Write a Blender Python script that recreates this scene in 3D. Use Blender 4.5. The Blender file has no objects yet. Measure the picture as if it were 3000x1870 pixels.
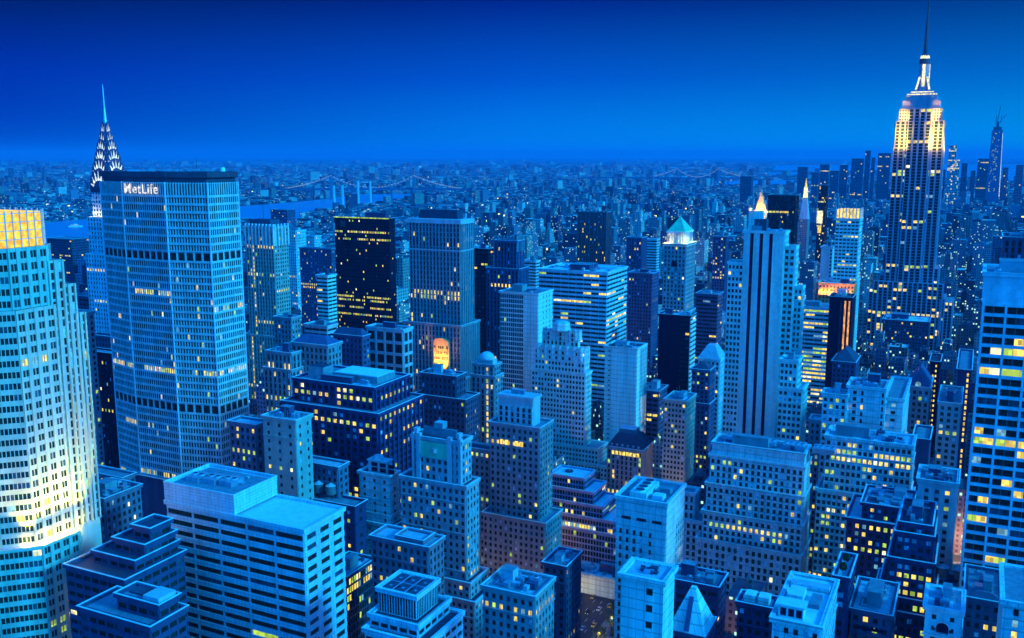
import bpy, math, random
import numpy as np
from mathutils import Vector, Matrix
scn = bpy.context.scene
RAD = math.radians
# ------------------------------------------------------------------ camera, sky, sun, exposure
CAMZ = 262.0
cam_d = bpy.data.cameras.new("camera")
cam = bpy.data.objects.new("camera", cam_d)
scn.collection.objects.link(cam)
cam_d.sensor_width = 36.0
cam_d.lens = 33.69
cam_d.clip_start = 1.0
cam_d.clip_end = 200000.0
cam.location = (0, 0, CAMZ)
cam.rotation_euler = (RAD(90 - 9.7), 0, 0)
scn.camera = cam

world = bpy.data.worlds.new("World")
scn.world = world
world.use_nodes = True
wt = world.node_tree
wt.nodes.clear()
def wn(t, **k):
    n = wt.nodes.new(t)
    for a, b in k.items():
        setattr(n, a, b)
    return n
w_out = wn('ShaderNodeOutputWorld'); w_bg = wn('ShaderNodeBackground')
w_tc = wn('ShaderNodeTexCoord'); w_sep = wn('ShaderNodeSeparateXYZ')
wt.links.new(w_tc.outputs['Generated'], w_sep.inputs[0])
def ramp(stops, interp='EASE'):
    n = wn('ShaderNodeValToRGB'); cr = n.color_ramp; cr.interpolation = interp
    while len(cr.elements) > 1:
        cr.elements.remove(cr.elements[-1])
    cr.elements[0].position = stops[0][0]; cr.elements[0].color = (*stops[0][1], 1)
    for p, c in stops[1:]:
        e = cr.elements.new(p); e.color = (*c, 1)
    return n
def wmap(sock, a, b):
    n = wn('ShaderNodeMapRange'); n.inputs[1].default_value = a; n.inputs[2].default_value = b
    wt.links.new(sock, n.inputs[0]); return n.outputs[0]
ax = wmap(w_sep.outputs[0], -1.0, 1.0)
# twilight: darker towards the east (left), brighter towards the west (right)
hor = ramp([(0.0, (0.0, 0.02, 0.30)), (0.27, (0.0, 0.03, 0.42)), (0.5, (0.0, 0.25, 0.87)), (0.74, (0.0, 0.36, 0.86)), (1.0, (0.03, 0.50, 0.95))], 'LINEAR')
top = ramp([(0.0, (0.0, 0.001, 0.04)), (0.27, (0.0, 0.001, 0.05)), (0.5, (0.0, 0.010, 0.23)), (0.74, (0.0, 0.020, 0.17)), (1.0, (0.01, 0.12, 0.45))], 'LINEAR')
mid = ramp([(0.0, (0.0, 0.015, 0.30)), (0.27, (0.0, 0.018, 0.38)), (0.5, (0.0, 0.085, 0.60)), (0.74, (0.0, 0.14, 0.55)), (1.0, (0.02, 0.35, 0.75))], 'LINEAR')
zen = ramp([(0.0, (0.0, 0.13, 0.85)), (0.5, (0.0, 0.25, 1.2)), (1.0, (0.0, 0.58, 1.6))], 'LINEAR')
for n in (hor, top, mid, zen):
    wt.links.new(ax, n.inputs[0])
def wmix(f, a, b):
    n = wn('ShaderNodeMix', data_type='RGBA')
    wt.links.new(f, n.inputs[0]); wt.links.new(a, n.inputs[6]); wt.links.new(b, n.inputs[7]); return n.outputs[2]
z = w_sep.outputs[2]
c1 = wmix(wmap(z, 0.0, 0.075), hor.outputs[0], mid.outputs[0])
c2 = wmix(wmap(z, 0.075, 0.152), c1, top.outputs[0])
c2b = wmix(wmap(z, 0.17, 0.6), c2, zen.outputs[0])
# the sky behind the viewer, to the north and west, still holds most of the twilight
north = wn('ShaderNodeRGB'); north.outputs[0].default_value = (0.0, 0.52, 1.65, 1)
c3 = wmix(wmap(w_sep.outputs[1], 0.12, -0.75), c2b, north.outputs[0])
wt.links.new(c3, w_bg.inputs[0]); w_bg.inputs[1].default_value = 1.0
wt.links.new(w_bg.outputs[0], w_out.inputs[0])

sun_d = bpy.data.lights.new("sun", 'SUN')
sun = bpy.data.objects.new("sun", sun_d)
scn.collection.objects.link(sun)
sun_d.energy = 3.9
sun_d.angle = RAD(10)
sun_d.color = (0.02, 0.62, 1.0)
S_DIR = Vector((0.80, -0.42, 0.42)).normalized()     # towards the afterglow in the west
sun.rotation_euler = S_DIR.to_track_quat('Z', 'Y').to_euler()

scn.view_settings.view_transform = 'Standard'
scn.view_settings.look = 'None'
scn.view_settings.exposure = 0.0
scn.view_settings.gamma = 1.0
scn.render.engine = 'CYCLES'
scn.cycles.max_bounces = 4
scn.cycles.diffuse_bounces = 1
scn.cycles.glossy_bounces = 1
scn.cycles.volume_bounces = 0
scn.cycles.sample_clamp_indirect = 3.0
scn.cycles.use_denoising = True
WATER = [[(-2154.0, 3733.0), (-1837.0, 3757.0), (-1709.0, 4265.0), (-1412.0, 5013.0), (-1219.0, 5469.0), (-1107.0, 5955.0), (-1066.0, 6536.0), (-644.0, 6607.0), (-556.0, 6330.0), (-568.0, 5955.0), (-724.0, 5371.0), (-847.0, 4931.0), (-964.0, 4592.0), (-863.0, 3829.0), (-1095.0, 3879.0), (-1098.0, 3143.0), (-1046.0, 2593.0), (-950.0, 2126.0), (-984.0, 2088.0), (-1088.0, 2205.0), (-1237.0, 2126.0)], [(2078.0, 9987.0), (3049.0, 10327.0), (3102.0, 9517.0), (2464.0, 8338.0), (1797.0, 8455.0)], [(7086.0, 25983.0), (16284.0, 29788.0), (5219.0, 9517.0), (4826.0, 10882.0), (5237.0, 13552.0), (4801.0, 14184.0), (4683.0, 17435.0)], [(3933.0, 14878.0), (4782.0, 15643.0), (3807.0, 12443.0), (3360.0, 12703.0)]]
B = [
('slab', 'office_tower', 'pale office tower with long dark ribbon windows and a bright flat blue roof', -79.5, 347, [(120.4, -70.2, 0.0, 0.0, 25.0)], 'ribbon', 'panel', 0.03, {'lit_rows': []}),
('vents', 'terraced_building', 'terraced building topped by a big open louvred box', -34.0, 318, [(107.3, -15.8, 0.0, 0.0, 14.8), (99.0, -16.8, 3.0, -4.0, 17.8), (94.5, -17.2, 8.0, -7.0, 18.8)], 'blank', 'panel', 0.0, {}),
('glasslow', 'glass_building', 'dark glass building squeezed behind the ribbon window tower', -74.6, 405, [(74.6, -14.2, 0.0, 0.0, 22.2)], 'curtain', 'darkglass', 0.12, {}),
('tanks', 'brick_building', 'dark windowless brick building carrying two round water tanks', -75.9, 440, [(94.5, -35.0, 0.0, 0.0, 9)], 'sparse', 'darkbrick', 0.12, {'mark': 'tanks'}),
('paleblue', 'stone_tower', 'small pale blue tower with a stepped boxy penthouse', -60.8, 456, [(104.1, -18.0, 0.0, 0.0, 8), (79.2, -20.0, 3.0, -2.0, 9)], 'sparse', 'palestone', 0.06, {}),
('french', 'ornate_tower', 'ornate slab tower with green decorated crown panels and pinkish piers', -24.3, 440, [(126.6, -26.8, 0.0, 0.0, 9.5), (105.7, -32.8, 3.5, -2.0, 10.5), (58.6, -34.8, 7.0, -5.0, 12.5), (51.1, -36.8, 11.0, -8.0, 14.5)], 'punch', 'ornate', 0.16, {}),
('pinkset', 'brick_building', 'pinkish brick building with a blank boxy top before the ornate slab', -38.0, 385, [(100.2, -12.5, 0.0, 0.0, 8.2), (98.7, -24.5, 4.0, -2.0, 10.2)], 'punch', 'pinkbrick', 0.12, {}),
('curved', 'stone_building', 'cornered stone building with heavy rounded cornice at the street plaza', 8.6, 345, [(94.2, -22.0, 0.0, 0.0, 18.0)], 'punch', 'stone', 0.14, {}),
('besideplaza', 'stone_building', 'dark narrow stone building with cluttered roof next to the plaza', 24.9, 420, [(72.8, -11.0, 0.0, 0.0, 18.5)], 'punch', 'darkstone', 0.08, {}),
('fans', 'concrete_tower', 'pale concrete tower with big round cooling fans in its sunken roof', 68.5, 405, [(109.0, -23.2, 0.0, 0.0, 28.0)], 'strips', 'palestone', 0.08, {}),
('curtain', 'panel_tower', 'smooth sky blue panelled tower with a single column of windows', 47.5, 282, [(129.5, -14.0, 0.0, 0.0, 12.2)], 'panelgrid', 'whitepanel', 0.0, {}),
('canopy', 'low_building', 'low white slab roofed building lit from beneath at the plaza', 65.0, 535, [(12.3, -32.0, 0.0, 0.0, 13.8)], 'blank', 'whitepanel', 0.0, {}),
('clutter', 'brick_building', 'dark brick building with a cluttered roof of ducts and a water tank', 85.1, 372, [(85.2, -21.8, 0.0, 0.0, 14)], 'ribbon2', 'darkbrick', 0.05, {}),
('pyrbase', 'stone_building', 'building under the pale blue pyramid roof', 64.4, 300, [(101.7, -11.2, 0.0, 0.0, 13.8)], 'punch', 'darkstone', 0.03, {}),
('terraces', 'terraced_tower', 'dark glass building stepping back in five striped terraces', 45.1, 575, [(61.6, -22.2, 0.0, 0.0, 17.2), (54.4, -23.2, 7.0, -2.0, 19.2), (46.8, -24.2, 14.0, -4.0, 20.2), (39.3, -25.2, 22.0, -6.0, 21.2), (31.6, -26.2, 27.0, -8.0, 22.2)], 'curtain', 'bluemetal', 0.06, {}),
('stepgrid', 'stone_tower', 'wide pale stone block with regular tall windows stepping down in tiers', 149.6, 472, [(110.5, -47.0, 0.0, 0.0, 16.0), (103.9, -48.0, 0.5, -1.2, 17.0), (88.7, -49.0, 1.0, -3.0, 18.0), (73.6, -50.0, 1.5, -5.0, 19.0), (58.6, -52.0, 2.0, -7.5, 21.0)], 'punch_tall', 'palestone', 0.12, {}),
('leftwing', 'stone_building', 'lower wing of the wide pale block with matching tall windows', 99.7, 500, [(79.2, -8.5, 0.0, 0.0, 8.8), (64.4, -10.5, 6.0, -2.0, 10.8)], 'punch_tall', 'palestone', 0.12, {}),
('roofpale', 'stone_building', 'stone building with bright pale roof terraces and a white penthouse', 97.4, 282, [(114.3, -14.8, 0.0, 0.0, 36.8)], 'punch', 'palestone', 0.1, {}),
('gardenroof', 'brick_building', 'slim dark building with small trees on its pale roof', 123.0, 330, [(108.8, -4.5, 0.0, 0.0, 21.8)], 'ribbon2', 'darkbrick', 0.1, {}),
('darkset', 'brick_tower', 'very dark brick tower with many small pale windows', 183.7, 420, [(100.5, -21.2, 0.0, 0.0, 26), (93.6, -27.2, 4.0, -4.0, 29)], 'punch', 'darkbrick', 0.3, {}),
('darkfront', 'brick_tower', 'dark brick tower stepping forward with white edged parapets', 165.8, 360, [(116.7, -11.2, 0.0, 0.0, 28), (113.0, -12.2, 1.0, -1.5, 29), (102.4, -14.2, 2.0, -3.0, 29), (87.3, -17.2, 3.0, -6.0, 30), (82.2, -19.2, 4.0, -8.0, 30)], 'punch', 'darkbrick', 0.3, {}),
('arches', 'stone_building', 'dark low building with a row of arched windows', 139.7, 330, [(94.0, -13.8, 0.0, 0.0, 28.5)], 'punch', 'darkstone', 0.12, {}),
('palearch', 'townhouse', 'bright pale townhouse front with one large arched window', 158.4, 315, [(102.8, -11.8, 0.0, 0.0, 18)], 'archface', 'whitestone', 0.05, {}),
('watertanks', 'brick_building', 'dark blank wall building with round water tanks along its roof', 188.2, 372, [(84.3, -13.2, 0.0, 0.0, 12)], 'blank', 'darkstone', 0.0, {'mark': 'tanks'}),
('archtop', 'stone_building', 'dark building with a wide curved gable behind its parapet', 180.1, 330, [(99.0, -11.8, 0.0, 0.0, 30)], 'punch', 'darkstone', 0.12, {}),
('darkgable', 'brick_building', 'large dark blank gabled wall below the banded slab tower', 222.0, 400, [(81.8, -17.0, 0.0, 0.0, 30)], 'blank', 'darkstone', 0.0, {}),
('rightedge', 'stone_building', 'narrow pale blue stone building at the right edge of the view', 166.4, 285, [(120.1, -9.0, 0.0, 0.0, 30)], 'strips', 'palestone', 0.12, {}),
('rightslab', 'office_tower', 'tall slab tower of white bands and wide black windows at the right edge', 210.4, 360, [(216.0, -28.2, 0.0, 0.0, 30)], 'gridbands', 'palepanel', 0.2, {}),
('rightslabback', 'office_tower', 'dark columned tower top rising behind the banded slab tower', 299.5, 520, [(216.4, -28.8, 0.0, 0.0, 30)], 'pier', 'darkstone', 0.05, {}),
('leftroof', 'stone_building', 'stone building with a pale parapet and a sunken dark roof near the glowing tower', -187.4, 420, [(105.8, -19.0, 0.0, 0.0, 21.0)], 'punch', 'darkstone2', 0.12, {}),
('leftmech', 'stone_building', 'low stone building with a rooftop frame of white pipes', -203.8, 480, [(95.0, -36.0, 0.0, 0.0, 8)], 'punch', 'darkstone2', 0.1, {}),
('darksteps', 'terraced_building', 'dark building stepping down in wide terraces with pale edges', -137.3, 345, [(121.8, -8.5, 0.0, 0.0, 10.0), (117.0, -14.5, 1.0, -4.0, 11.0), (112.6, -20.5, 1.0, -9.0, 12.0), (108.3, -27.5, 3.0, -16.0, 13.0)], 'ribbon2', 'darkpanel', 0.08, {}),
('bottomleft', 'low_building', 'dark building with an open walled roof court at the bottom edge', -114.3, 290, [(118.0, -18.5, 0.0, 0.0, 8), (113.0, -30.5, 1.0, -5.0, 10)], 'ribbon2', 'darkpanel', 0.05, {}),
('podium', 'low_building', 'lit triangular podium at the foot of the glowing crown tower', -157.2, 352, [(94.2, -26.8, 0.0, 0.0, 8)], 'curtain', 'stonewarm', 0.3, {}),
('mlbase', 'low_building', 'broad dark flat podium roof below the curved white lettered slab', -166.2, 520, [(73.6, -73.0, 0.0, 0.0, 28.5)], 'blank', 'darkpanel', 0.0, {}),
('slim', 'stone_tower', 'slim pale tower with one bright column of lit windows', -267.9, 590, [(164.1, -15.2, 0.0, 0.0, 8)], 'pier', 'stone', 0.12, {'litcol': 1}),
('darkslab2', 'dark_tower', 'dark purple black block wedged left of the curved slab', -273.7, 640, [(128.1, -29.2, 0.0, 0.0, 8.8)], 'punch', 'blackglass', 0.12, {}),
('drum', 'stone_building', 'dark building with a round drum on its roof left of the curved slab', -307.0, 720, [(124.5, -23.0, 0.0, 0.0, 8)], 'punch', 'darkstone', 0.08, {'mark': 'drum'}),
('dark3', 'dark_tower', 'dark blue block with wide windows behind the slim pale tower', -356.5, 800, [(143.7, -21.0, 0.0, 0.0, 12.6)], 'ribbon2', 'darkpanel', 0.08, {}),
('ribbonfar', 'dark_tower', 'distant dark louvred block beside the river behind the glowing crown', -690.1, 1500, [(131.7, -54.8, 0.0, 0.0, 32.9)], 'ribbon2', 'darkpanel', 0.05, {}),
('buttress', 'stone_tower', 'stone tower with a buttressed spiky crown right of the curved slab', -213.7, 860, [(197.5, -31.8, 0.0, 0.0, 19.1), (98.5, -34.8, 3.0, -3.0, 21.1)], 'pier', 'stonewarm', 0.1, {'litcol': 1}),
('speckle', 'apartment_tower', 'bright cyan speckled apartment slab near the river', -288.9, 1280, [(162.1, -35.8, 0.0, 0.0, 21.4)], 'punch', 'cyanwall', 0.1, {}),
('darkdots', 'apartment_tower', 'dark blue apartment slab dotted with tiny lit windows', -217.3, 1150, [(149.9, -47.5, 0.0, 0.0, 8.5)], 'punch', 'bluebrick', 0.12, {}),
('balcony', 'apartment_tower', 'slender white apartment tower with zigzag balconies', -180.3, 930, [(145.3, -13.2, 0.0, 0.0, 13.2)], 'ribbon', 'whitepanel', 0.02, {}),
('blacktower', 'dark_tower', 'black tower scattered with lit windows under a glowing roof edge', -125.2, 980, [(197.5, -68.0, 0.0, 0.0, 10.2)], 'curtain', 'blackglass', 0.07, {}),
('lincoln', 'stone_tower', 'tall grey stone tower with arched top windows and a dark hipped roof', -38.1, 705, [(213.8, -43.8, 0.0, 0.0, 19.8), (136.6, -45.8, 3.0, -6.0, 22.8), (97.5, -46.8, 6.0, -9.0, 24.8)], 'pier2', 'stonegrey', 0.1, {}),
('e9', 'stone_building', 'pale stone building with a grid of very large square windows', -74.0, 640, [(144.5, -29.2, 0.0, 0.0, 11.0)], 'bigwin', 'palestone2', 0.02, {}),
('reno', 'stone_building', 'renaissance style stone block with a hipped roof and tall windows', -109.9, 560, [(149.4, -26.2, 0.0, 0.0, 13.2)], 'punch_tall', 'stonegrey', 0.06, {}),
('reno2', 'stone_building', 'dark hip roofed block behind the renaissance style block', -98.7, 620, [(143.6, -23.2, 0.0, 0.0, 8)], 'punch', 'bluebrick', 0.06, {}),
('stairs11', 'stone_building', 'stepped pier fronted block with lit top bands right of the curved slab', -131.7, 560, [(144.8, -18.2, 0.0, 0.0, 10.9), (135.0, -19.2, 1.0, -2.0, 11.9)], 'pier', 'stonegrey', 0.2, {}),
('e12', 'stone_building', 'small pale topped block with a dark upper band above the stepped block', -163.6, 700, [(142.3, -16.0, 0.0, 0.0, 9.6)], 'punch', 'stonegrey', 0.15, {}),
('e13', 'stone_building', 'small pale block with ribbon windows at the foot of the black tower', -141.1, 720, [(132.7, -21.2, 0.0, 0.0, 12.0)], 'ribbon', 'palestone2', 0.1, {}),
('darkgrid', 'office_building', 'broad black gridded office block with rows of yellow lit windows', -71.0, 480, [(143.4, -51.5, 0.0, 0.0, 33.0), (131.7, -54.5, 6.0, -6.0, 37.0)], 'darkgrid', 'blackgrid', 0.22, {}),
('darkpile', 'stone_building', 'dark stone pile with gables and terraces in front of the grey stone tower', -35.4, 590, [(123.6, -25.5, 0.0, 0.0, 11.8), (110.1, -28.5, 8.0, -3.0, 14.8)], 'punch', 'darkstone', 0.08, {}),
('dome', 'domed_building', 'pale domed building with tall columns and a string of lit windows', -11.8, 610, [(126.5, -15.0, 0.0, 0.0, 8.8), (119.2, -16.0, 1.0, -1.0, 9.8)], 'pier', 'stonegrey', 0.08, {'litcol': 1}),
('dark7', 'dark_tower', 'narrow black tower beside the spiky topped tower', -23.4, 930, [(171.3, -15.5, 0.0, 0.0, 10.0)], 'ribbon2', 'blackglass', 0.14, {}),
('spiky', 'stone_tower', 'dark blue tower with a crown of slender spikes', 4.2, 800, [(190.4, -21.0, 0.0, 0.0, 12.6), (167.4, -27.0, 3.0, -3.0, 14.6)], 'pier', 'bluebrick', 0.08, {}),
('light18', 'stone_building', 'plain pale stone building left of the black gridded block', -102.8, 440, [(137.2, -19.5, 0.0, 0.0, 11.7)], 'sparse', 'stonewarm', 0.08, {}),
('midleft', 'stone_building', 'dark stone building with a pointed roof corner by the curved slab', -125.8, 455, [(130.8, -16.5, 0.0, 0.0, 8)], 'punch', 'darkstone2', 0.12, {}),
('band5', 'stone_building', 'long low dark building with a pale cornice below the black gridded block', -85.7, 452, [(110.2, -42.2, 0.0, 0.0, 8)], 'punch', 'darkstone2', 0.08, {}),
('lowgab', 'stone_building', 'low building with slanting roofs behind the ornate slab', -12.6, 520, [(97.3, -44.5, 0.0, 0.0, 8.0)], 'punch', 'stonegrey', 0.05, {}),
('shaft8', 'stone_tower', 'grey stone shaft with a narrow pale top block and a lit cornice row', 14.7, 500, [(116.0, -29.8, 0.0, 0.0, 17.2), (63.9, -32.8, 5.0, -3.0, 19.2)], 'punch', 'stonegrey', 0.08, {}),
('deco', 'deco_tower', 'pale art deco tower with a ring of rounded buttresses at its crown', 53.9, 690, [(102.3, -43.2, 0.0, 0.0, 12.0), (47.0, -45.2, 12.0, -2.0, 16.0), (35.4, -47.2, 20.0, -4.0, 18.0)], 'punch_pair', 'decostone', 0.05, {}),
('mirror', 'office_tower', 'smooth pale tower with mirrored glass on its left half', 20.5, 745, [(154.0, -33.5, 0.0, 0.0, 27.5)], 'mirror', 'whitepanel', 0.04, {}),
('ribbonslab', 'office_tower', 'broad ribbon windowed office slab with yellow lit floors', 78.8, 790, [(165.3, -62.0, 0.0, 0.0, 49.8)], 'ribbon', 'bluewhite', 0.17, {}),
('blankslab', 'office_tower', 'blank pale slab with glowing yellow windows on its right end', 93.1, 700, [(119.1, -25.2, 0.0, 0.0, 22)], 'blank', 'whitepanel', 0.0, {}),
('mansard', 'mansard_building', 'building with a dark mansard roof and a lit row of attic windows', 90.5, 640, [(59.1, -25.8, 0.0, 0.0, 22.0)], 'pier', 'stonegrey', 0.15, {}),
('street14', 'stone_tower', 'stone tower whose foot glows from the bright street below', 119.6, 640, [(94.3, -15.2, 0.0, 0.0, 23.8)], 'punch', 'stonewarm', 0.1, {}),
('behind14', 'office_building', 'dark setback office block right of the blank pale slab', 113.9, 725, [(80.1, -18.8, 0.0, 0.0, 22.2)], 'ribbon2', 'bluebrick', 0.16, {}),
('darkslab', 'dark_tower', 'plain dark slab with a striped bright right edge', 145.2, 770, [(132.1, -26.2, 0.0, 0.0, 16)], 'fewlines', 'blackglass', 0.02, {}),
('pyrtower', 'stone_tower', 'ornate tower with a green pyramid roof and a glowing colonnade', 148.1, 815, [(186.2, -19.2, 0.0, 0.0, 29.5), (127.0, -20.2, 1.0, -1.0, 30.5)], 'punch', 'stone', 0.06, {}),
('hat', 'stone_tower', 'pale blue tower with a hipped metal roof left of the striped tower', 161.7, 730, [(104.2, -16.8, 0.0, 0.0, 19.2)], 'punch', 'cyanwall', 0.08, {}),
('hatdark', 'brick_tower', 'small dark gabled tower before the hipped metal roof', 145.4, 690, [(104.9, -12.8, 0.0, 0.0, 15.0), (79.8, -13.8, 1.0, -2.0, 16.0)], 'punch', 'bluebrick', 0.2, {}),
('fifth', 'striped_tower', 'pale tower with long black vertical stripes down its front', 167.5, 590, [(214.6, -24.5, 0.0, 0.0, 14.2)], 'fifthface', 'decostone', 0.04, {}),
('fifthlow', 'stone_building', 'lower pale shoulder block attached right of the black striped tower', 170.5, 560, [(140.2, -9.8, 0.0, 0.0, 13.5), (123.7, -9.8, 4.0, -2.0, 15.5)], 'punch', 'decostone', 0.05, {}),
('yellow', 'office_tower', 'office slab glowing with bands of yellow windows', 278.4, 820, [(130.6, -38.0, 0.0, 0.0, 22.8)], 'ribbon', 'bluewhite', 0.75, {}),
('stripes', 'dark_tower', 'dark tower with orange lit vertical stripes', 279.6, 780, [(145.6, -17.5, 0.0, 0.0, 24)], 'vstripes', 'blackglass', 0.06, {}),
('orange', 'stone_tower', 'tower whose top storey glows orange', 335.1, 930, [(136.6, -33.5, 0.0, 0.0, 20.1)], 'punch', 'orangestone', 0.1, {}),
('pyr5', 'pyramid_roof_tower', 'blue tower with a dark pyramid roof', 256.2, 700, [(108.4, -16.0, 0.0, 0.0, 28.5)], 'punch', 'bluebrick', 0.06, {}),
('whitegrid', 'apartment_tower', 'white gridded tower with a glowing crown', 354.2, 980, [(197.1, -22.8, 0.0, 0.0, 26.5), (133.6, -25.8, 1.0, -2.0, 27.5)], 'gridwhite', 'whitepanel', 0.12, {}),
('annex', 'apartment_tower', 'blank cyan slab attached left of the white gridded tower', 341.7, 1020, [(164.4, -11.5, 0.0, 0.0, 22.8)], 'blank', 'cyanwall', 0.0, {}),
('blankwall', 'stone_tower', 'pale block with a large blank wall panel between window columns', 199.9, 500, [(137.7, -18.8, 0.0, 0.0, 20.0)], 'blankcent', 'palestone', 0.1, {}),
('litleft', 'stone_building', 'pale block with many lit windows left of the blank panel wall', 181.5, 505, [(133.0, -12.5, 0.0, 0.0, 11.0)], 'punch', 'palestone', 0.35, {}),
('blankright', 'stone_building', 'pale lower block right of the blank panel wall', 212.1, 505, [(130.6, -9.2, 0.0, 0.0, 55.5)], 'sparse', 'palestone', 0.3, {}),
('gable', 'gabled_tower', 'narrow stone tower under a steep pointed gable', 250.7, 560, [(123.6, -13.0, 0.0, 0.0, 30.5)], 'punch', 'stonegrey', 0.06, {}),
('slimlit', 'slim_tower', 'slim black tower with two columns of lit windows', 346.8, 760, [(96.0, -6.8, 0.0, 0.0, 33.2)], 'litcols', 'blackglass', 0.9, {}),
('ornate6', 'stone_tower', 'stone tower with arched upper windows and a cornice near the banded slab', 260.3, 540, [(119.0, -11.2, 0.0, 0.0, 44.0)], 'punch', 'stonegrey', 0.08, {}),
('darkfar6', 'dark_tower', 'plain dark block beside the banded slab tower', 313.8, 640, [(116.3, -8.0, 0.0, 0.0, 75)], 'litcols', 'darkbrick', 0.3, {}),
('lit16', 'office_building', 'wide block with rows of bright yellow lit paired windows', 203.1, 468, [(116.0, -42.0, 0.0, 0.0, 19.8), (87.2, -45.0, 1.0, -2.0, 20.8)], 'punch_pair', 'palestone', 0.38, {}),
('litside', 'office_building', 'narrow block dotted with lit windows beside the wide pale block', 175.9, 520, [(114.5, -8.2, 0.0, 0.0, 9.8)], 'punch', 'stonegrey', 0.4, {}),
('cornice', 'stone_building', 'stone building with a window frieze under its cornice near the banded slab', 209.9, 432, [(108.6, -17.0, 0.0, 0.0, 22)], 'piercols', 'palestone2', 0.05, {}),
('small7', 'concrete_block', 'small windowless grey blue block among low roofs', 225.5, 500, [(109.6, -7.5, 0.0, 0.0, 27.0)], 'blank', 'darkpanel', 0.0, {}),
('esbfore', 'low_building', 'bright pale flat roofed block in front of the great spired tower', 481.1, 1090, [(71.2, -49.5, 0.0, 0.0, 40)], 'punch', 'darkstone', 0.1, {}),
('penthouses', 'brick_tower', 'dark tower with two white boxes on its roof left of the pale roof terraces', 95.8, 330, [(96.9, -12.5, 0.0, 0.0, 9.0)], 'punch', 'darkbrick', 0.06, {}),
('brown', 'brown_tower', 'brown notched tower of dark vertical ribs', 135.6, 1380, [(180.9, -43.8, 0.0, 0.0, 17.5)], 'pier', 'brownstone', 0.1, {}),
('f2', 'dark_tower', 'dark ribbed block right of the brown notched tower', 166.4, 1230, [(156.8, -20.0, 0.0, 0.0, 20.8)], 'pier', 'bluebrick', 0.08, {}),
('f4', 'dark_tower', 'narrow block sprinkled with lights behind the black striped tower', 285.9, 1280, [(154.2, -17.2, 0.0, 0.0, 14.2)], 'punch', 'bluebrick', 0.25, {}),
('f5', 'dark_tower', 'distant dark twin block standing alone near the bridges', 1235.6, 5000, [(154.6, -56.8, 0.0, 0.0, 50.8)], 'punch', 'bluebrick', 0.0, {}),
('nylife', 'stone_tower', 'stone tower under the glowing golden spire', 460.4, 1750, [(162.1, -20.0, 0.0, 0.0, 19.0)], 'punch', 'stonegrey', 0.2, {}),
('dark8', 'dark_tower', 'big dark flat topped slab right of the glowing golden spire', 440.8, 1500, [(199.9, -42.2, 0.0, 0.0, 30.5)], 'curtain', 'blackglass', 0.03, {}),
('clock', 'clock_tower', 'slim tower with a lit lantern tip', 584.0, 1900, [(137.0, -16.2, 0.0, 0.0, 25.8)], 'punch', 'stonegrey', 0.1, {}),
('one', 'dark_tower', 'slender dark glass tower lit in its middle', 650.4, 2000, [(200.0, -15.2, 0.0, 0.0, 30.0)], 'curtain', 'blackglass', 0.15, {}),
('river1', 'apartment_tower', 'dark towers beside the river right of the curved slab', -490.7, 2100, [(144.0, -45.5, 0.0, 0.0, 27.3)], 'punch', 'bluebrick', 0.06, {}),
('cyan1', 'apartment_tower', 'pale cyan low block behind the dark blue dotted slab', -309.2, 1500, [(137.0, -22.2, 0.0, 0.0, 16.2)], 'punch', 'cyanwall', 0.05, {}),
('f9', 'apartment_tower', 'small bright cyan tower right of the grey stone tower', -39.0, 1300, [(139.3, -15.0, 0.0, 0.0, 13.8)], 'punch', 'cyanwall', 0.05, {}),
('f10', 'apartment_tower', 'white blue tower left of the broad ribbon windowed slab', 29.0, 1150, [(135.6, -17.0, 0.0, 0.0, 10.2)], 'ribbon', 'cyanwall', 0.04, {}),
('f11', 'apartment_tower', 'pale cyan ribbed block beside the dark ribbed block', 196.5, 1300, [(149.1, -15.8, 0.0, 0.0, 11.5)], 'ribbon', 'cyanwall', 0.03, {}),
('f12', 'apartment_tower', 'blue block behind the broad ribbon windowed slab', 147.2, 1000, [(138.7, -25.8, 0.0, 0.0, 22.0)], 'punch', 'bluebrick', 0.06, {}),
('f13', 'office_building', 'dark block with lit bands behind the hipped metal roof', 195.1, 900, [(130.9, -20.5, 0.0, 0.0, 19.8)], 'ribbon', 'bluebrick', 0.15, {}),
('sky0', 'distant_tower', 'left end tower of the far downtown skyline', 1614.3, 5300, [(198.3, -51.8, 0.0, 0.0, 30)], 'punch', 'skyblue', 0.03, {}),
('sky1', 'distant_tower', 'low shouldered tower of the far downtown skyline', 1646.5, 5200, [(170.4, -37.2, 0.0, 0.0, 30)], 'punch', 'skyblue', 0.03, {}),
('sky2', 'distant_tower', 'dark squared tower of the far downtown skyline', 1829.1, 5600, [(209.1, -49.5, 0.0, 0.0, 30)], 'punch', 'skyblue', 0.03, {}),
('sky3', 'distant_tower', 'squat tower of the far downtown skyline', 1786.1, 5300, [(177.8, -44.5, 0.0, 0.0, 30)], 'punch', 'skyblue', 0.03, {}),
('sky4', 'distant_tower', 'flat topped tower of the far downtown skyline', 1901.9, 5500, [(207.7, -41.2, 0.0, 0.0, 30)], 'punch', 'skyblue', 0.03, {}),
('sky5', 'distant_tower', 'stepped peaked tower of the far downtown skyline', 1954.4, 5400, [(243.5, -62.5, 0.0, 0.0, 30)], 'punch', 'skyblue', 0.03, {}),
('sky6', 'distant_tower', 'tallest slender twin tower of the far downtown skyline', 2062.8, 5600, [(288.3, -26.5, 0.0, 0.0, 30)], 'punch', 'skyblue', 0.03, {}),
('sky7', 'distant_tower', 'rounded shouldered tower of the far downtown skyline', 2053.5, 5500, [(249.0, -17.0, 0.0, 0.0, 30)], 'punch', 'skyblue', 0.03, {}),
('sky8', 'distant_tower', 'broad flat tower of the far downtown skyline', 2219.4, 5700, [(274.1, -67.5, 0.0, 0.0, 30)], 'punch', 'skyblue', 0.03, {}),
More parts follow.
